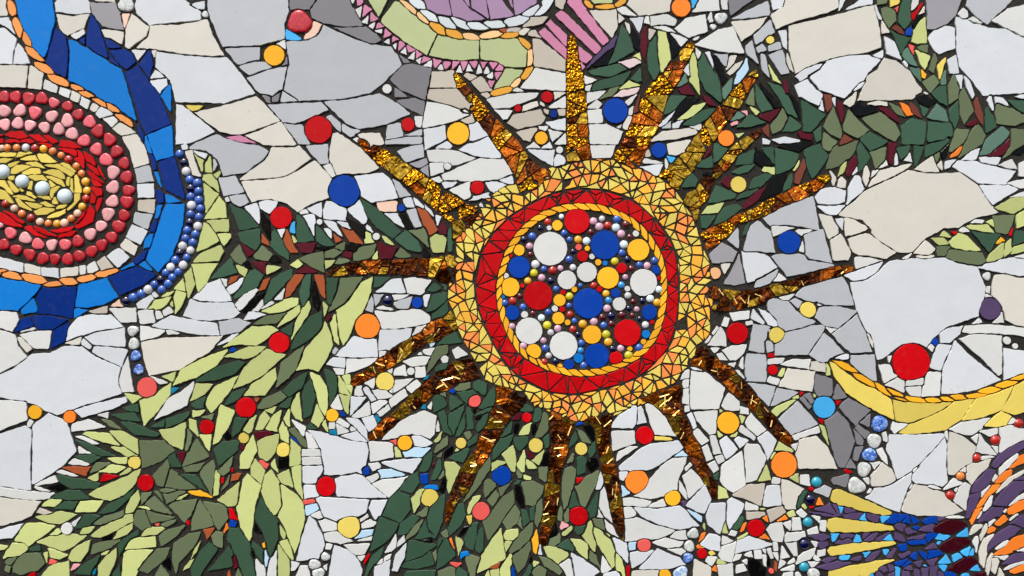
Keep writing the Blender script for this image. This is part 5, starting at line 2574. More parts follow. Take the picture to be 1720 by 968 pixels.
U 915 915 960 890 975 925 930 930
U 980 880 1040 870 1020 915
U 1040 880 1090 860 1140 850 1110 900
U 985 930 1015 920 1030 968 990 968
U 1035 920 1080 915 1075 968 1040 968
U 1090 910 1140 905 1130 968 1085 968
U 1145 945 1180 945 1190 968 1140 968
H 1190 950 1235 930 1270 950 1230 968
H 1215 900 1245 890 1240 920
@wheel
U 1505 230 1560 150 1650 70 1720 30 1760 20 1760 60 1680 130 1600 180 1530 245
U 1370 410 1400 330 1480 250 1530 255 1500 340 1420 400
U 1335 580 1350 460 1370 420 1430 410 1400 490 1360 570
O 1610 260 1690 165 1760 140 1760 190 1690 220
O 1520 350 1600 260 1640 250 1640 280 1560 350
O 1410 510 1470 410 1520 355 1570 350 1500 430 1440 500
O 1365 600 1390 530 1450 500 1400 580 1370 620
w 1560 250 1620 190 1680 150 1690 170 1610 250 1560 290
w 1500 330 1530 285 1545 300 1520 340
w 1440 410 1500 350 1500 370 1440 440
c 1570 370 1620 310 1720 230 1760 220 1720 270 1650 320 1530 420
w 1450 530 1490 430 1515 420 1500 500 1470 535
U 1515 490 1580 400 1660 330 1740 325 1700 400 1600 500
U 1650 325 1740 240 1760 240 1760 325
w 1590 540 1610 510 1600 550
w 1620 500 1680 440 1760 390 1760 430 1690 460
O 1610 530 1680 470 1760 430 1760 490 1690 530 1600 580
O 1530 620 1600 550 1640 560 1590 620 1540 640
O 1460 700 1500 640 1550 640 1500 690 1470 720
U 1400 620 1440 570 1500 510 1580 510 1560 570 1440 620
w 1480 610 1520 575 1545 575 1490 640
w 1400 590 1440 530 1430 570
w 1540 660 1590 620 1680 550 1690 560 1600 640
U 1610 620 1680 570 1760 550 1760 630 1700 640
U 1470 810 1490 740 1600 640 1650 620 1700 640 1660 690 1540 750
c 1410 700 1460 640 1480 610 1470 680 1430 740
w 1380 740 1420 660 1440 660 1400 810
c 1360 690 1380 640 1460 590 1470 600 1420 660
c 1430 880 1420 820 1460 690 1520 680 1480 760 1470 830 1450 910
O 1525 830 1580 780 1640 720 1760 670 1760 740 1690 790 1590 830
w 1535 790 1590 740 1640 720 1600 770
w 1650 800 1720 760 1760 770 1720 800
w 1525 840 1620 830 1590 860
U 1580 890 1650 830 1720 800 1760 810 1760 850 1620 890
c 1510 860 1550 840 1555 880 1530 960 1510 940
c 1470 940 1480 860 1510 820 1500 890 1480 960
w 1590 930 1640 890 1720 850 1760 850 1760 870 1620 935
O 1605 940 1690 890 1760 870 1760 910 1660 950
c 1535 968 1560 920 1590 960
@pebble
qx 648 252 54 | white frosted pebble, fourth of the pebble column at lower right
qx 597 363 64 | large white frosted pebble, lowest of the pebble column at lower right
qx 310 962 50 | pale pebble cut by the bottom edge left of the purple and blue comet
"""

# ---------------------------------------------------------------- materials
def lin(c): return tuple((v / 255 / 12.92 if v <= 10 else ((v / 255 + .055) / 1.055) ** 2.4) for v in c) + (1,)

class NT:
    def __init__(s, name):
        s.m = bpy.data.materials.new(name); s.m.use_nodes = True
        s.n, s.l = s.m.node_tree.nodes, s.m.node_tree.links; s.b = s.n['Principled BSDF']
    def new(s, t, **kw):
        x = s.n.new(t)
        for k, v in kw.items(): setattr(x, k, v)
        return x
    def inp(s, node, name, v):
        if hasattr(v, 'is_linked') or hasattr(v, 'links'): s.l.new(v, node.inputs[name])
        else: node.inputs[name].default_value = v
    def math(s, op, a, b=0.0, clamp=False):
        x = s.new('ShaderNodeMath', operation=op, use_clamp=clamp); s.inp(x, 0, a); s.inp(x, 1, b); return x.outputs[0]
    def noise(s, scale, detail=2.0, rough=.5, vec=None, dist=0.0):
        x = s.new('ShaderNodeTexNoise'); x.inputs['Scale'].default_value = scale; x.inputs['Detail'].default_value = detail
        x.inputs['Roughness'].default_value = rough; x.inputs['Distortion'].default_value = dist
        s.l.new(vec or s.pos(), x.inputs['Vector']); return x.outputs['Fac']
    def pos(s):
        if not hasattr(s, '_p'): s._p = s.new('ShaderNodeNewGeometry')
        return s._p.outputs['Position']
    def rand(s):
        if not hasattr(s, '_r'):
            o = s.new('ShaderNodeObjectInfo'); g = s.pos(); isl = s._p.outputs['Random Per Island']
            s._r = s.math('FRACT', s.math('ADD', o.outputs['Random'], isl))
        return s._r
    def ramp(s, fac, stops, interp='LINEAR'):
        r = s.new('ShaderNodeValToRGB'); e = r.color_ramp; e.interpolation = interp
        while len(e.elements) < len(stops): e.elements.new(.5)
        for q, (p, c) in zip(e.elements, stops): q.position = p; q.color = c
        s.l.new(fac, r.inputs['Fac']); return r.outputs['Color']
    def mix(s, fac, a, b, blend='MIX'):
        x = s.new('ShaderNodeMix', data_type='RGBA', blend_type=blend)
        s.inp(x, 0, fac)
        for k, v in ((6, a), (7, b)):
            if hasattr(v, 'links'): s.l.new(v, x.inputs[k])
            else: x.inputs[k].default_value = v
        return x.outputs[2]
    def hsv(s, col, val, sat=1.0):
        x = s.new('ShaderNodeHueSaturation'); s.inp(x, 'Value', val); s.inp(x, 'Saturation', sat)
        if hasattr(col, 'links'): s.l.new(col, x.inputs['Color'])
        else: x.inputs['Color'].default_value = col
        return x.outputs['Color']
    def bump(s, h, strength, dist):
        x = s.new('ShaderNodeBump'); x.inputs['Strength'].default_value = strength; x.inputs['Distance'].default_value = dist
        s.l.new(h, x.inputs['Height']); s.l.new(x.outputs[0], s.b.inputs['Normal']); return x
    def set(s, **kw):
        for k, v in kw.items(): s.inp(s.b, k.replace('_', ' '), v)

def ceramic(name, rgb, rough=.32, var=.07, pits=True, spec=.13):
    t = NT(name)
    v = t.math('ADD', t.math('MULTIPLY', t.rand(), 2 * var), 1 - var)
    cloud = t.noise(14, 3, .55)
    streak = t.noise(70, 3, .6, dist=1.5)
    v = t.math('MULTIPLY', v, t.math('ADD', t.math('ADD', t.math('MULTIPLY', cloud, .12), t.math('MULTIPLY', streak, var * .9)), .94 - var * .45))
    col = t.hsv(lin(rgb), v)
    if pits:                                   # pinholes and iron specks in the glaze
        vo = t.new('ShaderNodeTexVoronoi'); vo.inputs['Scale'].default_value = 62; t.l.new(t.pos(), vo.inputs['Vector'])
        sep = t.new('ShaderNodeSeparateColor'); t.l.new(vo.outputs['Color'], sep.inputs[0])
        rad = t.math('MULTIPLY', t.math('GREATER_THAN', sep.outputs[0], .72), t.math('MULTIPLY', sep.outputs[1], .09))
        dot = t.math('LESS_THAN', vo.outputs['Distance'], rad)
        col = t.mix(t.math('MULTIPLY', dot, .55), col, lin((90, 86, 80)))
    dirt = t.noise(55, 4, .62)                 # thin film of dust and mortar haze
    col = t.mix(t.math('MULTIPLY', t.math('SUBTRACT', dirt, .56, True), .3), col, lin((138, 134, 126)))
    t.set(Base_Color=col, Roughness=t.math('ADD', t.math('MULTIPLY', dirt, .22), rough - .1))
    t.b.inputs['Specular IOR Level'].default_value = spec * (1.7 if pits else 1.0)
    h = t.math('ADD', t.noise(26, 2, .4), t.math('MULTIPLY', t.noise(260, 2, .5), .06))
    t.bump(h, .35, .0022)
    return t.m

def grout_material():
    t = NT('grout')
    big, fine, grain = t.noise(3.2, 3, .5), t.noise(90, 4, .65), t.noise(620, 3, .7)
    col = t.mix(t.math('MULTIPLY', t.math('SUBTRACT', big, .3, True), 1.3, True), lin((25, 24, 22)), lin((58, 56, 52)))
    col = t.mix(t.math('MULTIPLY', t.math('SUBTRACT', grain, .5, True), 3.2, True), col, lin((112, 108, 98)))
    col = t.mix(t.math('MULTIPLY', t.math('SUBTRACT', fine, .5, True), 2.5, True), col, lin((18, 18, 17)))
    t.set(Base_Color=col, Roughness=.92)
    t.b.inputs['Specular IOR Level'].default_value = .2
    t.bump(t.math('ADD', fine, t.math('MULTIPLY', grain, .5)), .9, .003)
    return t.m

def pebble_material(name, rgb, pale, scale=150, rough=.2):
    t = NT(name)
    sp = t.noise(scale, 4, .65, dist=.4); cl = t.noise(38, 2)
    col = t.mix(t.math('MULTIPLY', t.math('SUBTRACT', sp, .47, True), 2.6, True), lin(rgb), lin(pale))
    v = t.math('ADD', t.math('MULTIPLY', t.rand(), .26), t.math('ADD', t.math('MULTIPLY', cl, .2), .77))
    t.set(Base_Color=t.hsv(col, v), Roughness=rough)
    t.bump(t.noise(70, 3), .3, .002)
    return t.m

def crackle_material(name, base, vein, dark):
    t = NT(name)
    vo = t.new('ShaderNodeTexVoronoi', feature='DISTANCE_TO_EDGE'); vo.inputs['Scale'].default_value = 90; t.l.new(t.pos(), vo.inputs['Vector'])
    n = t.noise(95, 4, .7, dist=1.2)
    col = t.ramp(n, [(.36, lin(dark)), (.5, lin(base)), (.62, lin(vein))])
    crack = t.math('LESS_THAN', vo.outputs['Distance'], .035)
    col = t.mix(t.math('MULTIPLY', crack, .25), col, lin(vein))
    t.set(Base_Color=col, Roughness=.16); t.b.inputs['Coat Weight'].default_value = .6; t.b.inputs['Coat Roughness'].default_value = .06
    t.bump(n, .25, .002)
    return t.m

def bead_material(name, rgb, metal=.45, rough=.2):
    metal *= .12
    t = NT(name)
    v = t.math('ADD', t.math('MULTIPLY', t.rand(), .3), .85)
    t.set(Base_Color=t.hsv(lin(rgb), v), Metallic=metal, Roughness=rough)
    t.b.inputs['Coat Weight'].default_value = 1.0; t.b.inputs['Coat Roughness'].default_value = .04
    return t.m

def amber(kind):
    """stained glass over foil: hammered gold, orange brown, dark brown and rippled olive gold"""
    t = NT({'1': 'hammered_gold_glass', '2': 'amber_glass', '3': 'dark_amber_glass', '4': 'rippled_olive_glass', '5': 'gold_glint_paint'}[kind])
    r = t.rand()
    crumple = t.noise(30, 2, .5, dist=1.2); n = t.noise(64, 3, .6, dist=2.2)
    if kind == '1':                            # hammered: small facets that scatter the sky
        vo = t.new('ShaderNodeTexVoronoi', feature='SMOOTH_F1'); vo.inputs['Scale'].default_value = 160; vo.inputs['Smoothness'].default_value = .3
        t.l.new(t.pos(), vo.inputs['Vector'])
        h = t.math('ADD', t.math('MULTIPLY', vo.outputs['Distance'], .5), crumple)
        col = t.ramp(n, [(.38, lin((104, 52, 6))), (.49, lin((216, 138, 10))), (.6, lin((255, 194, 28)))])
        t.set(Base_Color=t.hsv(col, t.math('ADD', t.math('MULTIPLY', r, .25), .85)), Metallic=.85, Roughness=.28); t.bump(h, 1.0, .012)
    elif kind in '23':
        st = [(.35, lin((120, 48, 6))), (.55, lin((196, 98, 14))), (.72, lin((246, 160, 40)))] if kind == '2' else [(.4, lin((52, 20, 5))), (.6, lin((118, 54, 8))), (.78, lin((200, 112, 20)))]
        t.set(Base_Color=t.hsv(t.ramp(n, st), t.math('ADD', t.math('MULTIPLY', r, .5), .75)), Metallic=.8, Roughness=.1)
        t.bump(t.math('ADD', crumple, t.math('MULTIPLY', n, .1)), .9, .009)
    elif kind == '4':
        col = t.ramp(n, [(.3, lin((122, 92, 20))), (.5, lin((190, 146, 36))), (.72, lin((240, 200, 84)))])
        t.set(Base_Color=t.hsv(col, t.math('ADD', t.math('MULTIPLY', r, .5), .75)), Metallic=.85, Roughness=.14); t.bump(t.math('ADD', crumple, t.math('MULTIPLY', n, .1)), .8, .008)
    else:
        t.set(Base_Color=lin((255, 222, 130)), Metallic=.2, Roughness=.2)  # the glint is put into this pale gold base colour
    return t.m

CERAMIC = {
 'W': ((207, 214, 220), .26), 'w': ((209, 213, 212), .28), 'c': ((207, 206, 197), .3), 'b': ((188, 182, 170), .3), 'g': ((177, 183, 189), .28), 'G': ((150, 151, 157), .3), 'D': ((124, 124, 130), .3),
 'B': ((14, 118, 204), .25), 'N': ((4, 44, 124), .25), 'H': ((8, 62, 162), .28), 'O': ((242, 130, 46), .3), 'o': ((230, 198, 178), .3), 'R': ((190, 8, 18), .28), 'P': ((226, 94, 88), .3), 'p': ((224, 164, 170), .3),
 'Y': ((242, 178, 44), .3), 'y': ((218, 199, 98), .3), 'l': ((190, 201, 132), .3), 'E': ((58, 88, 70), .3), 'e': ((102, 115, 86), .3), 'd': ((86, 117, 103), .3), 'K': ((10, 10, 11), .12), 'k': ((10, 10, 11), .12), 'M': ((84, 20, 34), .22), 'A': ((160, 82, 48), .28),
 'Z': ((182, 214, 236), .28), 'T': ((18, 124, 160), .28), 'U': ((84, 68, 104), .28), 'u': ((160, 133, 165), .3), 'F': ((200, 132, 164), .3), 'S': ((177, 190, 142), .3), 't': ((221, 202, 203), .35),
 'h': ((60, 110, 200), .2), 'x': ((200, 206, 204), .2), 'z': ((180, 200, 222), .2)}
CERAMIC_NAME = dict(W='cool_white', w='white', c='cream', b='putty', g='light_grey', G='mid_grey', D='dark_grey', B='sky_blue', N='navy', H='royal_blue', O='orange', o='pale_peach', R='red', P='coral', p='pale_pink', Y='golden_yellow', y='pale_yellow', l='lime', E='dark_green', e='olive_green', d='teal_green', K='gloss_black', k='gloss_black', M='maroon', A='rust', Z='ice_blue', T='teal', U='purple', u='lilac', F='mauve_pink', S='sage', t='mottled_pink', h='marbled_blue', x='clear_white', z='clear_blue')
BEAD = {'N': ((8, 12, 62), .3), 'H': ((52, 92, 178), .6), 'w': ((206, 208, 214), .35), 'Z': ((206, 226, 234), .3), 'F': ((206, 160, 182), .4), 'M': ((92, 18, 30), .35), 'R': ((178, 40, 26), .35), 'Y': ((236, 172, 44), .5), 'y': ((206, 196, 40), .45), 'B': ((50, 140, 210), .5), 'O': ((226, 128, 60), .5), 'o': ((222, 186, 160), .45), 'P': ((224, 110, 96), .4), 'T': ((44, 150, 176), .55)}
SPECIAL = {('bluecomet', 'poly', 'B'): ('bright_sky', (70, 172, 234)), ('disc', 'disc', 'B'): ('bright_sky', (70, 172, 234)), ('wall', 'poly', 'B'): ('bright_sky', (70, 172, 234)), ('garlandright', 'poly', 'A'): ('brown', (112, 60, 48)), ('garlandtop', 'poly', 'A'): ('brown', (112, 60, 48)), ('sun', 'chip', 'y'): ('straw_chip', (222, 203, 98)), ('sun', 'chip', 'Y'): ('amber_chip', (242, 182, 66)), ('sun', 'chip', 'O'): ('apricot_chip', (242, 146, 74)), ('scroll', 'lens', 'O'): ('peach_rope', (230, 152, 84)), ('green', 'lens', 'o'): ('cream_rope', (238, 196, 140)), ('green', 'lens', 'Y'): ('mustard_rope', (222, 162, 62)), ('topyellow', 'lens', 'Y'): ('mustard_rope', (222, 162, 62)),
           ('lilac', 'lens', 'Z'): ('frost_white', (206, 217, 222)), ('disc', 'disc', 'o'): ('peach', (238, 184, 134)), ('garlandlower', 'poly', 'E'): ('deep_green', (55, 82, 63)), ('garlandbottom', 'poly', 'E'): ('deep_green', (56, 85, 67)), ('bluecomet', 'lens', 'M'): ('wine_glass', (60, 10, 22))}
_mats = {}
def material(p):
    if p.kind == 'bead': key = ('bead', p.col)
    elif p.kind == 'shard': key = ('amber', p.col)
    elif p.kind == 'pebble': key = ('pebble', p.col)
    elif (p.owner, p.kind, p.col) in SPECIAL: key = SPECIAL[(p.owner, p.kind, p.col)]
    else: key = ('ceramic', p.col)
    if key in _mats: return _mats[key]
    if key[0] == 'bead': m = bead_material('bead_' + CERAMIC_NAME[p.col], *BEAD[p.col])
    elif key[0] == 'amber': m = amber(p.col)
    elif key[0] == 'pebble':
        if p.col == 'h': m = crackle_material('marbled_blue_glass', (70, 122, 210), (186, 208, 238), (28, 62, 170))
        elif p.col in 'xz': m = crackle_material('frosted_glass' if p.col == 'x' else 'pale_blue_glass', (196, 203, 202) if p.col == 'x' else (150, 186, 226), (222, 226, 224), (158, 168, 164) if p.col == 'x' else (110, 150, 214))
        else: m = pebble_material('pebble_' + CERAMIC_NAME[p.col], {'R': (176, 22, 38), 'P': (214, 86, 98), 'p': (226, 158, 162)}[p.col], {'R': (206, 74, 86), 'P': (228, 142, 148), 'p': (234, 196, 198)}[p.col])
    elif key[0] == 'ceramic': m = ceramic(CERAMIC_NAME[p.col] + '_glaze', CERAMIC[p.col][0], CERAMIC[p.col][1], .15 if p.col in 'EeldKRYyO' else .06, p.col in 'WwcbgGD')
    elif key[0] == 'wine_glass': m = ceramic('wine_glass', key[1], .08, .1, False, .7)
    else: m = ceramic(key[0] + '_glaze', key[1], .3, .1, False)
    _mats[key] = m
    return m

# ---------------------------------------------------------------- meshes
col_root = scene.collection
def link(o, parent=None):
    col_root.objects.link(o)
    if parent is not None: o.parent = parent
    return o
def world_of(x, y, h=0.0): return ((x - 860) * U, -h, (484 - y) * U)

HEIGHT = {'pebble': .0050, 'disc': .0046, 'shard': .0040, 'poly': .0040, 'lens': .0040, 'chip': .0040, 'redring': .0038, 'rope': .0042}
def inset(q, d):
    n = len(q); out = np.empty_like(q)
    e = np.roll(q, -1, 0) - q; L = np.hypot(e[:, 0], e[:, 1]); L[L < 1e-6] = 1e-6
    nr = np.stack([-e[:, 1], e[:, 0]], 1) / L[:, None]          # inward for loops of positive area
    a, b = np.roll(nr, 1, 0), nr
    m = a + b; k = (m ** 2).sum(1); m = m / np.maximum(k, .55)[:, None] * 2 * 1.0
    return q + m * d * .5 * 2 / 2 if False else q + m * d

def tile_verts(p):
    """side wall, rounded arris and glazed face of one piece, around its own centre"""
    q = p.loop; c = q.mean(0); q = q - c
    span = max(1.0, math.sqrt(p.area)); H = HEIGHT[p.kind] + rng.uniform(-.0011, .0011)
    tilt = {'shard': .07, 'poly': .012, 'disc': .006}.get(p.kind, .010)
    tx, ty = rng.gauss(0, tilt), rng.gauss(0, tilt)
    thin = p.area / max(1.0, float(np.hypot(*(np.roll(q, -1, 0) - q).T).sum()))
    rings = []
    if p.kind == 'pebble':
        for s, hh in ((1.0, 0.0), (1.0, .45), (.95, .74), (.84, .94), (.6, 1.0)): rings.append((q * s, H * hh))
    elif p.kind == 'shard': rings = [(q, -.0006), (q, H - .0007), (inset(q, min(.35, thin * .35)), H)]
    else:
        bv = min(.42, thin * .35)
        rings = [(q, -.0006), (q, H - .0009), (inset(q, bv * .45), H - .00025), (inset(q, bv), H)]
    V, F = [], []; n = len(q)
    for r, hh in rings:
        for x, y in r:
            z = hh + ((x * tx + y * ty) * U if hh > H * .5 else 0)
            V.append((x * U, -z, -y * U))
    for k in range(len(rings) - 1):
        for i in range(n):
            j = (i + 1) % n
            F.append((k * n + i, k * n + j, (k + 1) * n + j, (k + 1) * n + i))
    F.append(tuple(range((len(rings) - 1) * n, len(rings) * n)))
    return c, V, F

def mesh_from(name, V, F, mat, smooth=False):
    me = bpy.data.meshes.new(name); me.from_pydata(V, [], F); me.materials.append(mat)
    me.validate(); me.update()
    if smooth: me.polygons.foreach_set('use_smooth', [True] * len(me.polygons))
    return me

# one dome shared by every bead
def dome_mesh():
    V, F = [], []; n = 16; lv = [(1.0, -.1), (1.0, .12), (.93, .42), (.76, .70), (.5, .9), (.22, 1.0)]
    for r, h in lv:
        for k in range(n): V.append((r * math.cos(6.28318 * k / n), -h * .62, r * math.sin(6.28318 * k / n)))
    for a in range(len(lv) - 1):
        for k in range(n): F.append((a * n + k, a * n + (k + 1) % n, (a + 1) * n + (k + 1) % n, (a + 1) * n + k))
    F.append(tuple(range((len(lv) - 1) * n, len(lv) * n)))
    return V, F
_bead = {}
def bead_mesh(p):
    if p.col not in _bead:
        V, F = dome_mesh(); _bead[p.col] = mesh_from('bead', V, F, material(p), True)
        bm = bmesh.new(); bm.from_mesh(_bead[p.col]); bmesh.ops.recalc_face_normals(bm, faces=bm.faces); bm.to_mesh(_bead[p.col]); bm.free()
    return _bead[p.col]

def place(p, name, parent, ploc):
    """link one piece as an object of its own"""
    if p.kind == 'bead':
        o = bpy.data.objects.new(name, bead_mesh(p)); x, y = p.c
        o.scale = (p.r * U, p.r * U * .95, p.r * U)
        w = world_of(x, y)
    else:
        c, V, F = tile_verts(p)
        o = bpy.data.objects.new(name, mesh_from(name, V, F, material(p), p.kind == 'pebble')); w = world_of(*c)
    link(o, parent); o.location = Vector(w) - Vector(ploc)
    return o

def joined(pieces, name, parent, ploc):
    V, F, mats, mi = [], [], [], []
    for p in pieces:
        if p.kind == 'bead': continue
        c, v, f = tile_verts(p); w = Vector(world_of(*c)) - Vector(ploc); b = len(V)
        V += [(x + w.x, y + w.y, z + w.z) for x, y, z in v]
        m = material(p)
        if m not in mats: mats.append(m)
        F += [tuple(i + b for i in q) for q in f]; mi += [mats.index(m)] * len(f)
    me = bpy.data.meshes.new(name); me.from_pydata(V, [], F)
    for m in mats: me.materials.append(m)
    me.polygons.foreach_set('material_index', mi); me.update()
    o = bpy.data.objects.new(name, me); link(o, parent); o['kind'] = 'stuff'
    return o

def pieces_under(pieces, parent, ploc, namer, limit=300):
    byname = {}
    for p in pieces: byname.setdefault(namer(p), []).append(p)
    for name, L in byname.items():
        L = sorted(L, key=lambda p: -p.area)
        for p in L[:limit]: place(p, name, parent, ploc)
        if L[limit:]: joined(L[limit:], name, parent, ploc)

def thing(name, label, cat, xy, group=None):
    o = bpy.data.objects.new(name, None); o.empty_display_size = .02; link(o)
    o.location = world_of(*xy); o['label'] = label; o['category'] = cat
    if group: o['group'] = group
    return o

def bed_from_loops(name, loops, h, parent, ploc):
    """a thin bed of dark mortar under one part, cut to its outline"""
    bm = bmesh.new()
    for outer, inner in loops:
        if inner is None:
            top = [bm.verts.new(Vector(world_of(x, y, h)) - Vector(ploc)) for x, y in outer]
            low = [bm.verts.new(Vector(world_of(x, y, -.001)) - Vector(ploc)) for x, y in outer]
            bm.faces.new(top); n = len(top)
            for i in range(n): bm.faces.new((low[i], low[(i + 1) % n], top[(i + 1) % n], top[i]))
        else:
            n = len(outer); R = []
            for ring, hh in ((outer, -.001), (outer, h), (inner, h), (inner, -.001)):
                R.append([bm.verts.new(Vector(world_of(x, y, hh)) - Vector(ploc)) for x, y in ring])
            for a in range(3):
                for i in range(n): bm.faces.new((R[a][i], R[a][(i + 1) % n], R[a + 1][(i + 1) % n], R[a + 1][i]))
    bmesh.ops.recalc_face_normals(bm, faces=bm.faces)
    me = bpy.data.meshes.new(name); bm.to_mesh(me); bm.free(); me.materials.append(GROUT)
    o = bpy.data.objects.new(name, me); link(o, parent)
    return o

# ---------------------------------------------------------------- the wall and its mortar
GROUT = grout_material()
def wall_mesh():
    x0, x1, y0, y1 = -420, 2140, -330, 1298
    bm = bmesh.new()
    v = [bm.verts.new(world_of(x, y, h)) for h in (0, -.16) for x, y in ((x0, y0), (x1, y0), (x1, y1), (x0, y1))]
    for f in ((0, 1, 2, 3), (7, 6, 5, 4), (0, 4, 5, 1), (1, 5, 6, 2), (2, 6, 7, 3), (3, 7, 4, 0)): bm.faces.new([v[i] for i in f])
    bmesh.ops.recalc_face_normals(bm, faces=bm.faces)
    me = bpy.data.meshes.new('wall'); bm.to_mesh(me); bm.free(); me.materials.append(GROUT)
    return me
wall = link(bpy.data.objects.new('wall', wall_mesh()))
wall['kind'] = 'structure'; wall['label'] = 'wall of dark mortar set with broken white, cream and grey tiles'

text_pieces, _ = dedupe(make_pieces(DATA))
ray_list, ray_outlines = ray_pieces(RAYS)
PIECES = text_pieces + fill_beads(text_pieces) + sun_pieces() + ray_list
tessellate(PIECES)
PIECES = [p for p in PIECES if p.loop is not None]
OWN = {}
for p in PIECES: OWN.setdefault(p.owner, []).append(p)

pieces_under(OWN['wall'], wall, (0, 0, 0), lambda p: 'bead' if p.kind == 'bead' else 'tile')

# the mosaic runs on past the picture: plain broken white tiles
def border():
    L = []
    g = lambda a, b: (a * 74 - 380 + 18 * math.sin(a * 12.9 + b * 7.1), b * 71 - 300 + 18 * math.sin(a * 5.3 + b * 17.7))
    for j in range(0, 22):
        for i in range(0, 33):
            q = [g(i, j), g(i + 1, j), g(i + 1, j + 1), g(i, j + 1)]
            for t in ([q] if rng.random() < .5 else [[q[0], q[1], q[2]], [q[0], q[2], q[3]]]):
                # keep clear of the traced field, which ends 18 units beyond the picture
                A = np.array(t, float)
                if A[:, 0].max() > -20 and A[:, 0].min() < 1740 and A[:, 1].max() > -20 and A[:, 1].min() < 988:
                    if A[:, 0].min() < -60 : A[:, 0] = np.minimum(A[:, 0], -21)
                    elif A[:, 0].max() > 1780: A[:, 0] = np.maximum(A[:, 0], 1741)
                    elif A[:, 1].min() < -60: A[:, 1] = np.minimum(A[:, 1], -21)
                    elif A[:, 1].max() > 1028: A[:, 1] = np.maximum(A[:, 1], 989)
                    else: continue
                if A[:, 0].max() > 2130 or A[:, 1].max() > 1288: continue
                if poly_area(A) < 0: A = A[::-1]
                if abs(poly_area(A)) < 200: continue
                A = inset(A, 1.6); P = Piece('wall', 'poly', rng.choice('WWwwcbg'), t); P.loop = A; P.area = abs(poly_area(A)); L.append(P)
    return L
joined(border(), 'tile', wall, (0, 0, 0))

# ---------------------------------------------------------------- the motifs
def centre(L): A = np.array([p.loop.mean(0) for p in L]); return tuple(A.mean(0))
def piece_name(p):
    if p.kind in ('bead', 'pebble'): return p.kind
    if p.kind == 'disc': return 'round_tile'
    if p.kind == 'lens': return 'rope_tile'
    return 'tile'
MOTIFS = [
 ('scroll', 'blue_scroll', 'sky blue and navy spiked band with beads curling round the red oval', 'mosaic band', piece_name),
 ('medallion', 'oval_medallion', 'red and pink pebble oval with a yellow pearl centre, at the left edge', 'mosaic medallion', piece_name),
 ('lime', 'lime_sprig', 'pale lime sprig hugging the beaded right side of the blue band', 'mosaic leaf', lambda p: 'leaf'),
 ('green', 'toothed_scroll', 'sage green band with pink and white teeth and a yellow rope rim', 'mosaic scroll', lambda p: 'tooth' if p.col in 'wF' else piece_name(p)),
 ('lilac', 'lilac_panel', 'lilac rounded panel edged in white rope, cut by the top edge', 'mosaic panel', piece_name),
 ('pinkfan', 'pink_stripes', 'fan of mauve pink stripes behind the tip of the topmost vertical gold ray', 'mosaic stripes', lambda p: 'stripe'),
 ('topyellow', 'yellow_loop', 'small mustard rope loop with sage centre at the top edge beside the pink stripes', 'mosaic loop', piece_name),
 ('garlandright', 'leaf_garland', 'dark and olive leaf garland with maroon slivers from the sun to the right edge', 'leaf garland', lambda p: 'leaf'),
 ('garlandtop', 'leaf_garland', 'narrow green leaf garland falling from the top edge near the right corner', 'leaf garland', lambda p: 'leaf'),
 ('garlandleft', 'leaf_garland', 'short dark leaf garland with rust and maroon slivers, between the lime sprig and the sun', 'leaf garland', lambda p: 'leaf'),
 ('garlandlower', 'leaf_garland', 'broad lime green leaf mass filling the lower left corner', 'leaf garland', lambda p: 'leaf'),
 ('garlandbottom', 'leaf_garland', 'dark green leaf mass hanging below the sun to the bottom edge', 'leaf garland', lambda p: 'leaf'),
 ('sidesprig', 'leaf_sprig', 'small lime and green sprig at the right edge between two big pale tiles', 'mosaic leaf', lambda p: 'leaf'),
 ('yellowcrescent', 'yellow_crescent', 'pale yellow crescent with an orange rope rim under the largest red disc at right', 'mosaic crescent', piece_name),
 ('bluecomet', 'spiked_band', 'purple and blue chip band with long yellow spikes and wine red drops', 'mosaic band', lambda p: {'y': 'spike', 'M': 'drop'}.get(p.col, 'chip')),
 ('wheel', 'striped_wing', 'curving purple, orange and white striped fan in the bottom right corner', 'mosaic fan', lambda p: 'stripe'),
]
for owner, name, label, cat, namer in MOTIFS:
    L = OWN.get(owner, [])
    if not L: continue
    c = centre(L); t = thing(name, label, cat, c, 'leaf garlands of the mosaic' if name == 'leaf_garland' else None)
    pieces_under(L, t, tuple(t.location), namer)

# loose discs and glass pebbles: each a thing of its own
def single(p, name, cat, group):
    o = place(p, name, None, (0, 0, 0))
    o['label'] = p.label or 'round tile'; o['category'] = cat; o['group'] = group
for p in OWN['disc']: single(p, 'round_tile', 'round tile', 'round tiles scattered over the mosaic')
for p in OWN['pebble']:
    if p.kind == 'disc': single(p, 'round_tile', 'round tile', 'round tiles scattered over the mosaic')
    else: single(p, 'glass_pebble', 'glass pebble', 'glass pebbles set in the mosaic')

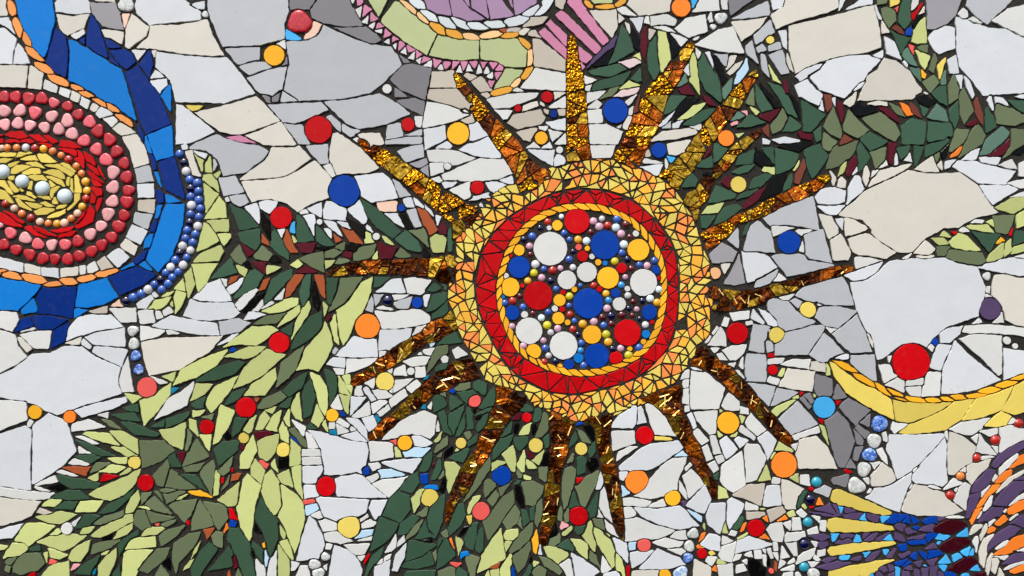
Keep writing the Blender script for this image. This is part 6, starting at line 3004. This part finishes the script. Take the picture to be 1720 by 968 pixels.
# the sun
sun_t = thing('sun_mosaic', 'large sun with amber glass rays, red ring and centre of coloured dots', 'mosaic sun', SUN)
SL = tuple(sun_t.location)
TH = [2 * math.pi * k / 96 for k in range(96)]
ring = lambda f, d=0: [pol(t, f(t) + d) for t in TH]
S = OWN['sun']
o = bed_from_loops('outer_ring', [(ring(r_out, -2), ring(r_red, 1))], .0006, sun_t, SL); pieces_under([p for p in S if p.kind == 'chip'], o, SL, lambda p: 'chip')
o = bed_from_loops('red_ring', [(ring(r_red, 1), ring(r_rope, 0))], .0009, sun_t, SL); pieces_under([p for p in S if p.kind == 'redring'], o, SL, lambda p: 'tile')
o = bed_from_loops('rope_ring', [(ring(r_rope, 0), ring(r_rope, -13))], .0006, sun_t, SL); pieces_under([p for p in S if p.kind == 'rope'], o, SL, lambda p: 'rope_tile')
o = bed_from_loops('centre_panel', [(ring(r_rope, -13), None)], .0009, sun_t, SL); pieces_under([p for p in S if p.kind in ('disc', 'bead')], o, SL, piece_name)
foil = amber('5')  # colour of the painted glints on the lower rays
for n, poly in enumerate(ray_outlines):
    A = np.array(poly)
    if poly_area(A) < 0: A = A[::-1]
    o = bed_from_loops('ray', [([tuple(q) for q in inset(A, 1.0)], None)], .0005, sun_t, SL)
    L = [p for p in S if p.kind == 'shard' and p.extra[0] == n]
    pieces_under(L, o, SL, lambda p: 'glass_shard')
    # glints painted as added pale gold slivers, standing proud and leaning back
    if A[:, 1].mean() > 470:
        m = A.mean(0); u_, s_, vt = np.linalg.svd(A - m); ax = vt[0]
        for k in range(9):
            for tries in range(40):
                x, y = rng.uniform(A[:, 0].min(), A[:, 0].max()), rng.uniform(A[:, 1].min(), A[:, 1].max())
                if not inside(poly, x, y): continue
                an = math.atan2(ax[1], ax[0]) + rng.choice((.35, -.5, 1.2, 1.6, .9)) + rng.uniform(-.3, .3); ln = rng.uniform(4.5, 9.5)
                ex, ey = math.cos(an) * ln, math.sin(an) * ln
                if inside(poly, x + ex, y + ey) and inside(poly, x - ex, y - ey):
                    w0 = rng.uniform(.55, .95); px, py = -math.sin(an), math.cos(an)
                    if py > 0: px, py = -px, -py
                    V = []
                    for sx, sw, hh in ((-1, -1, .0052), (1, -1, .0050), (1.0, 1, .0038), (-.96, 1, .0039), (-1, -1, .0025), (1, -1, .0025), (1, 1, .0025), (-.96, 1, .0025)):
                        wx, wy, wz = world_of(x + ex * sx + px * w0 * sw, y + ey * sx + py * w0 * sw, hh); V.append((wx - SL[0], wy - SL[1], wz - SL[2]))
                    link(bpy.data.objects.new('painted_glint', mesh_from('painted_glint', V, [(0, 1, 2, 3), (4, 7, 6, 5), (0, 4, 5, 1), (1, 5, 6, 2), (2, 6, 7, 3), (3, 7, 4, 0)], foil)), o)
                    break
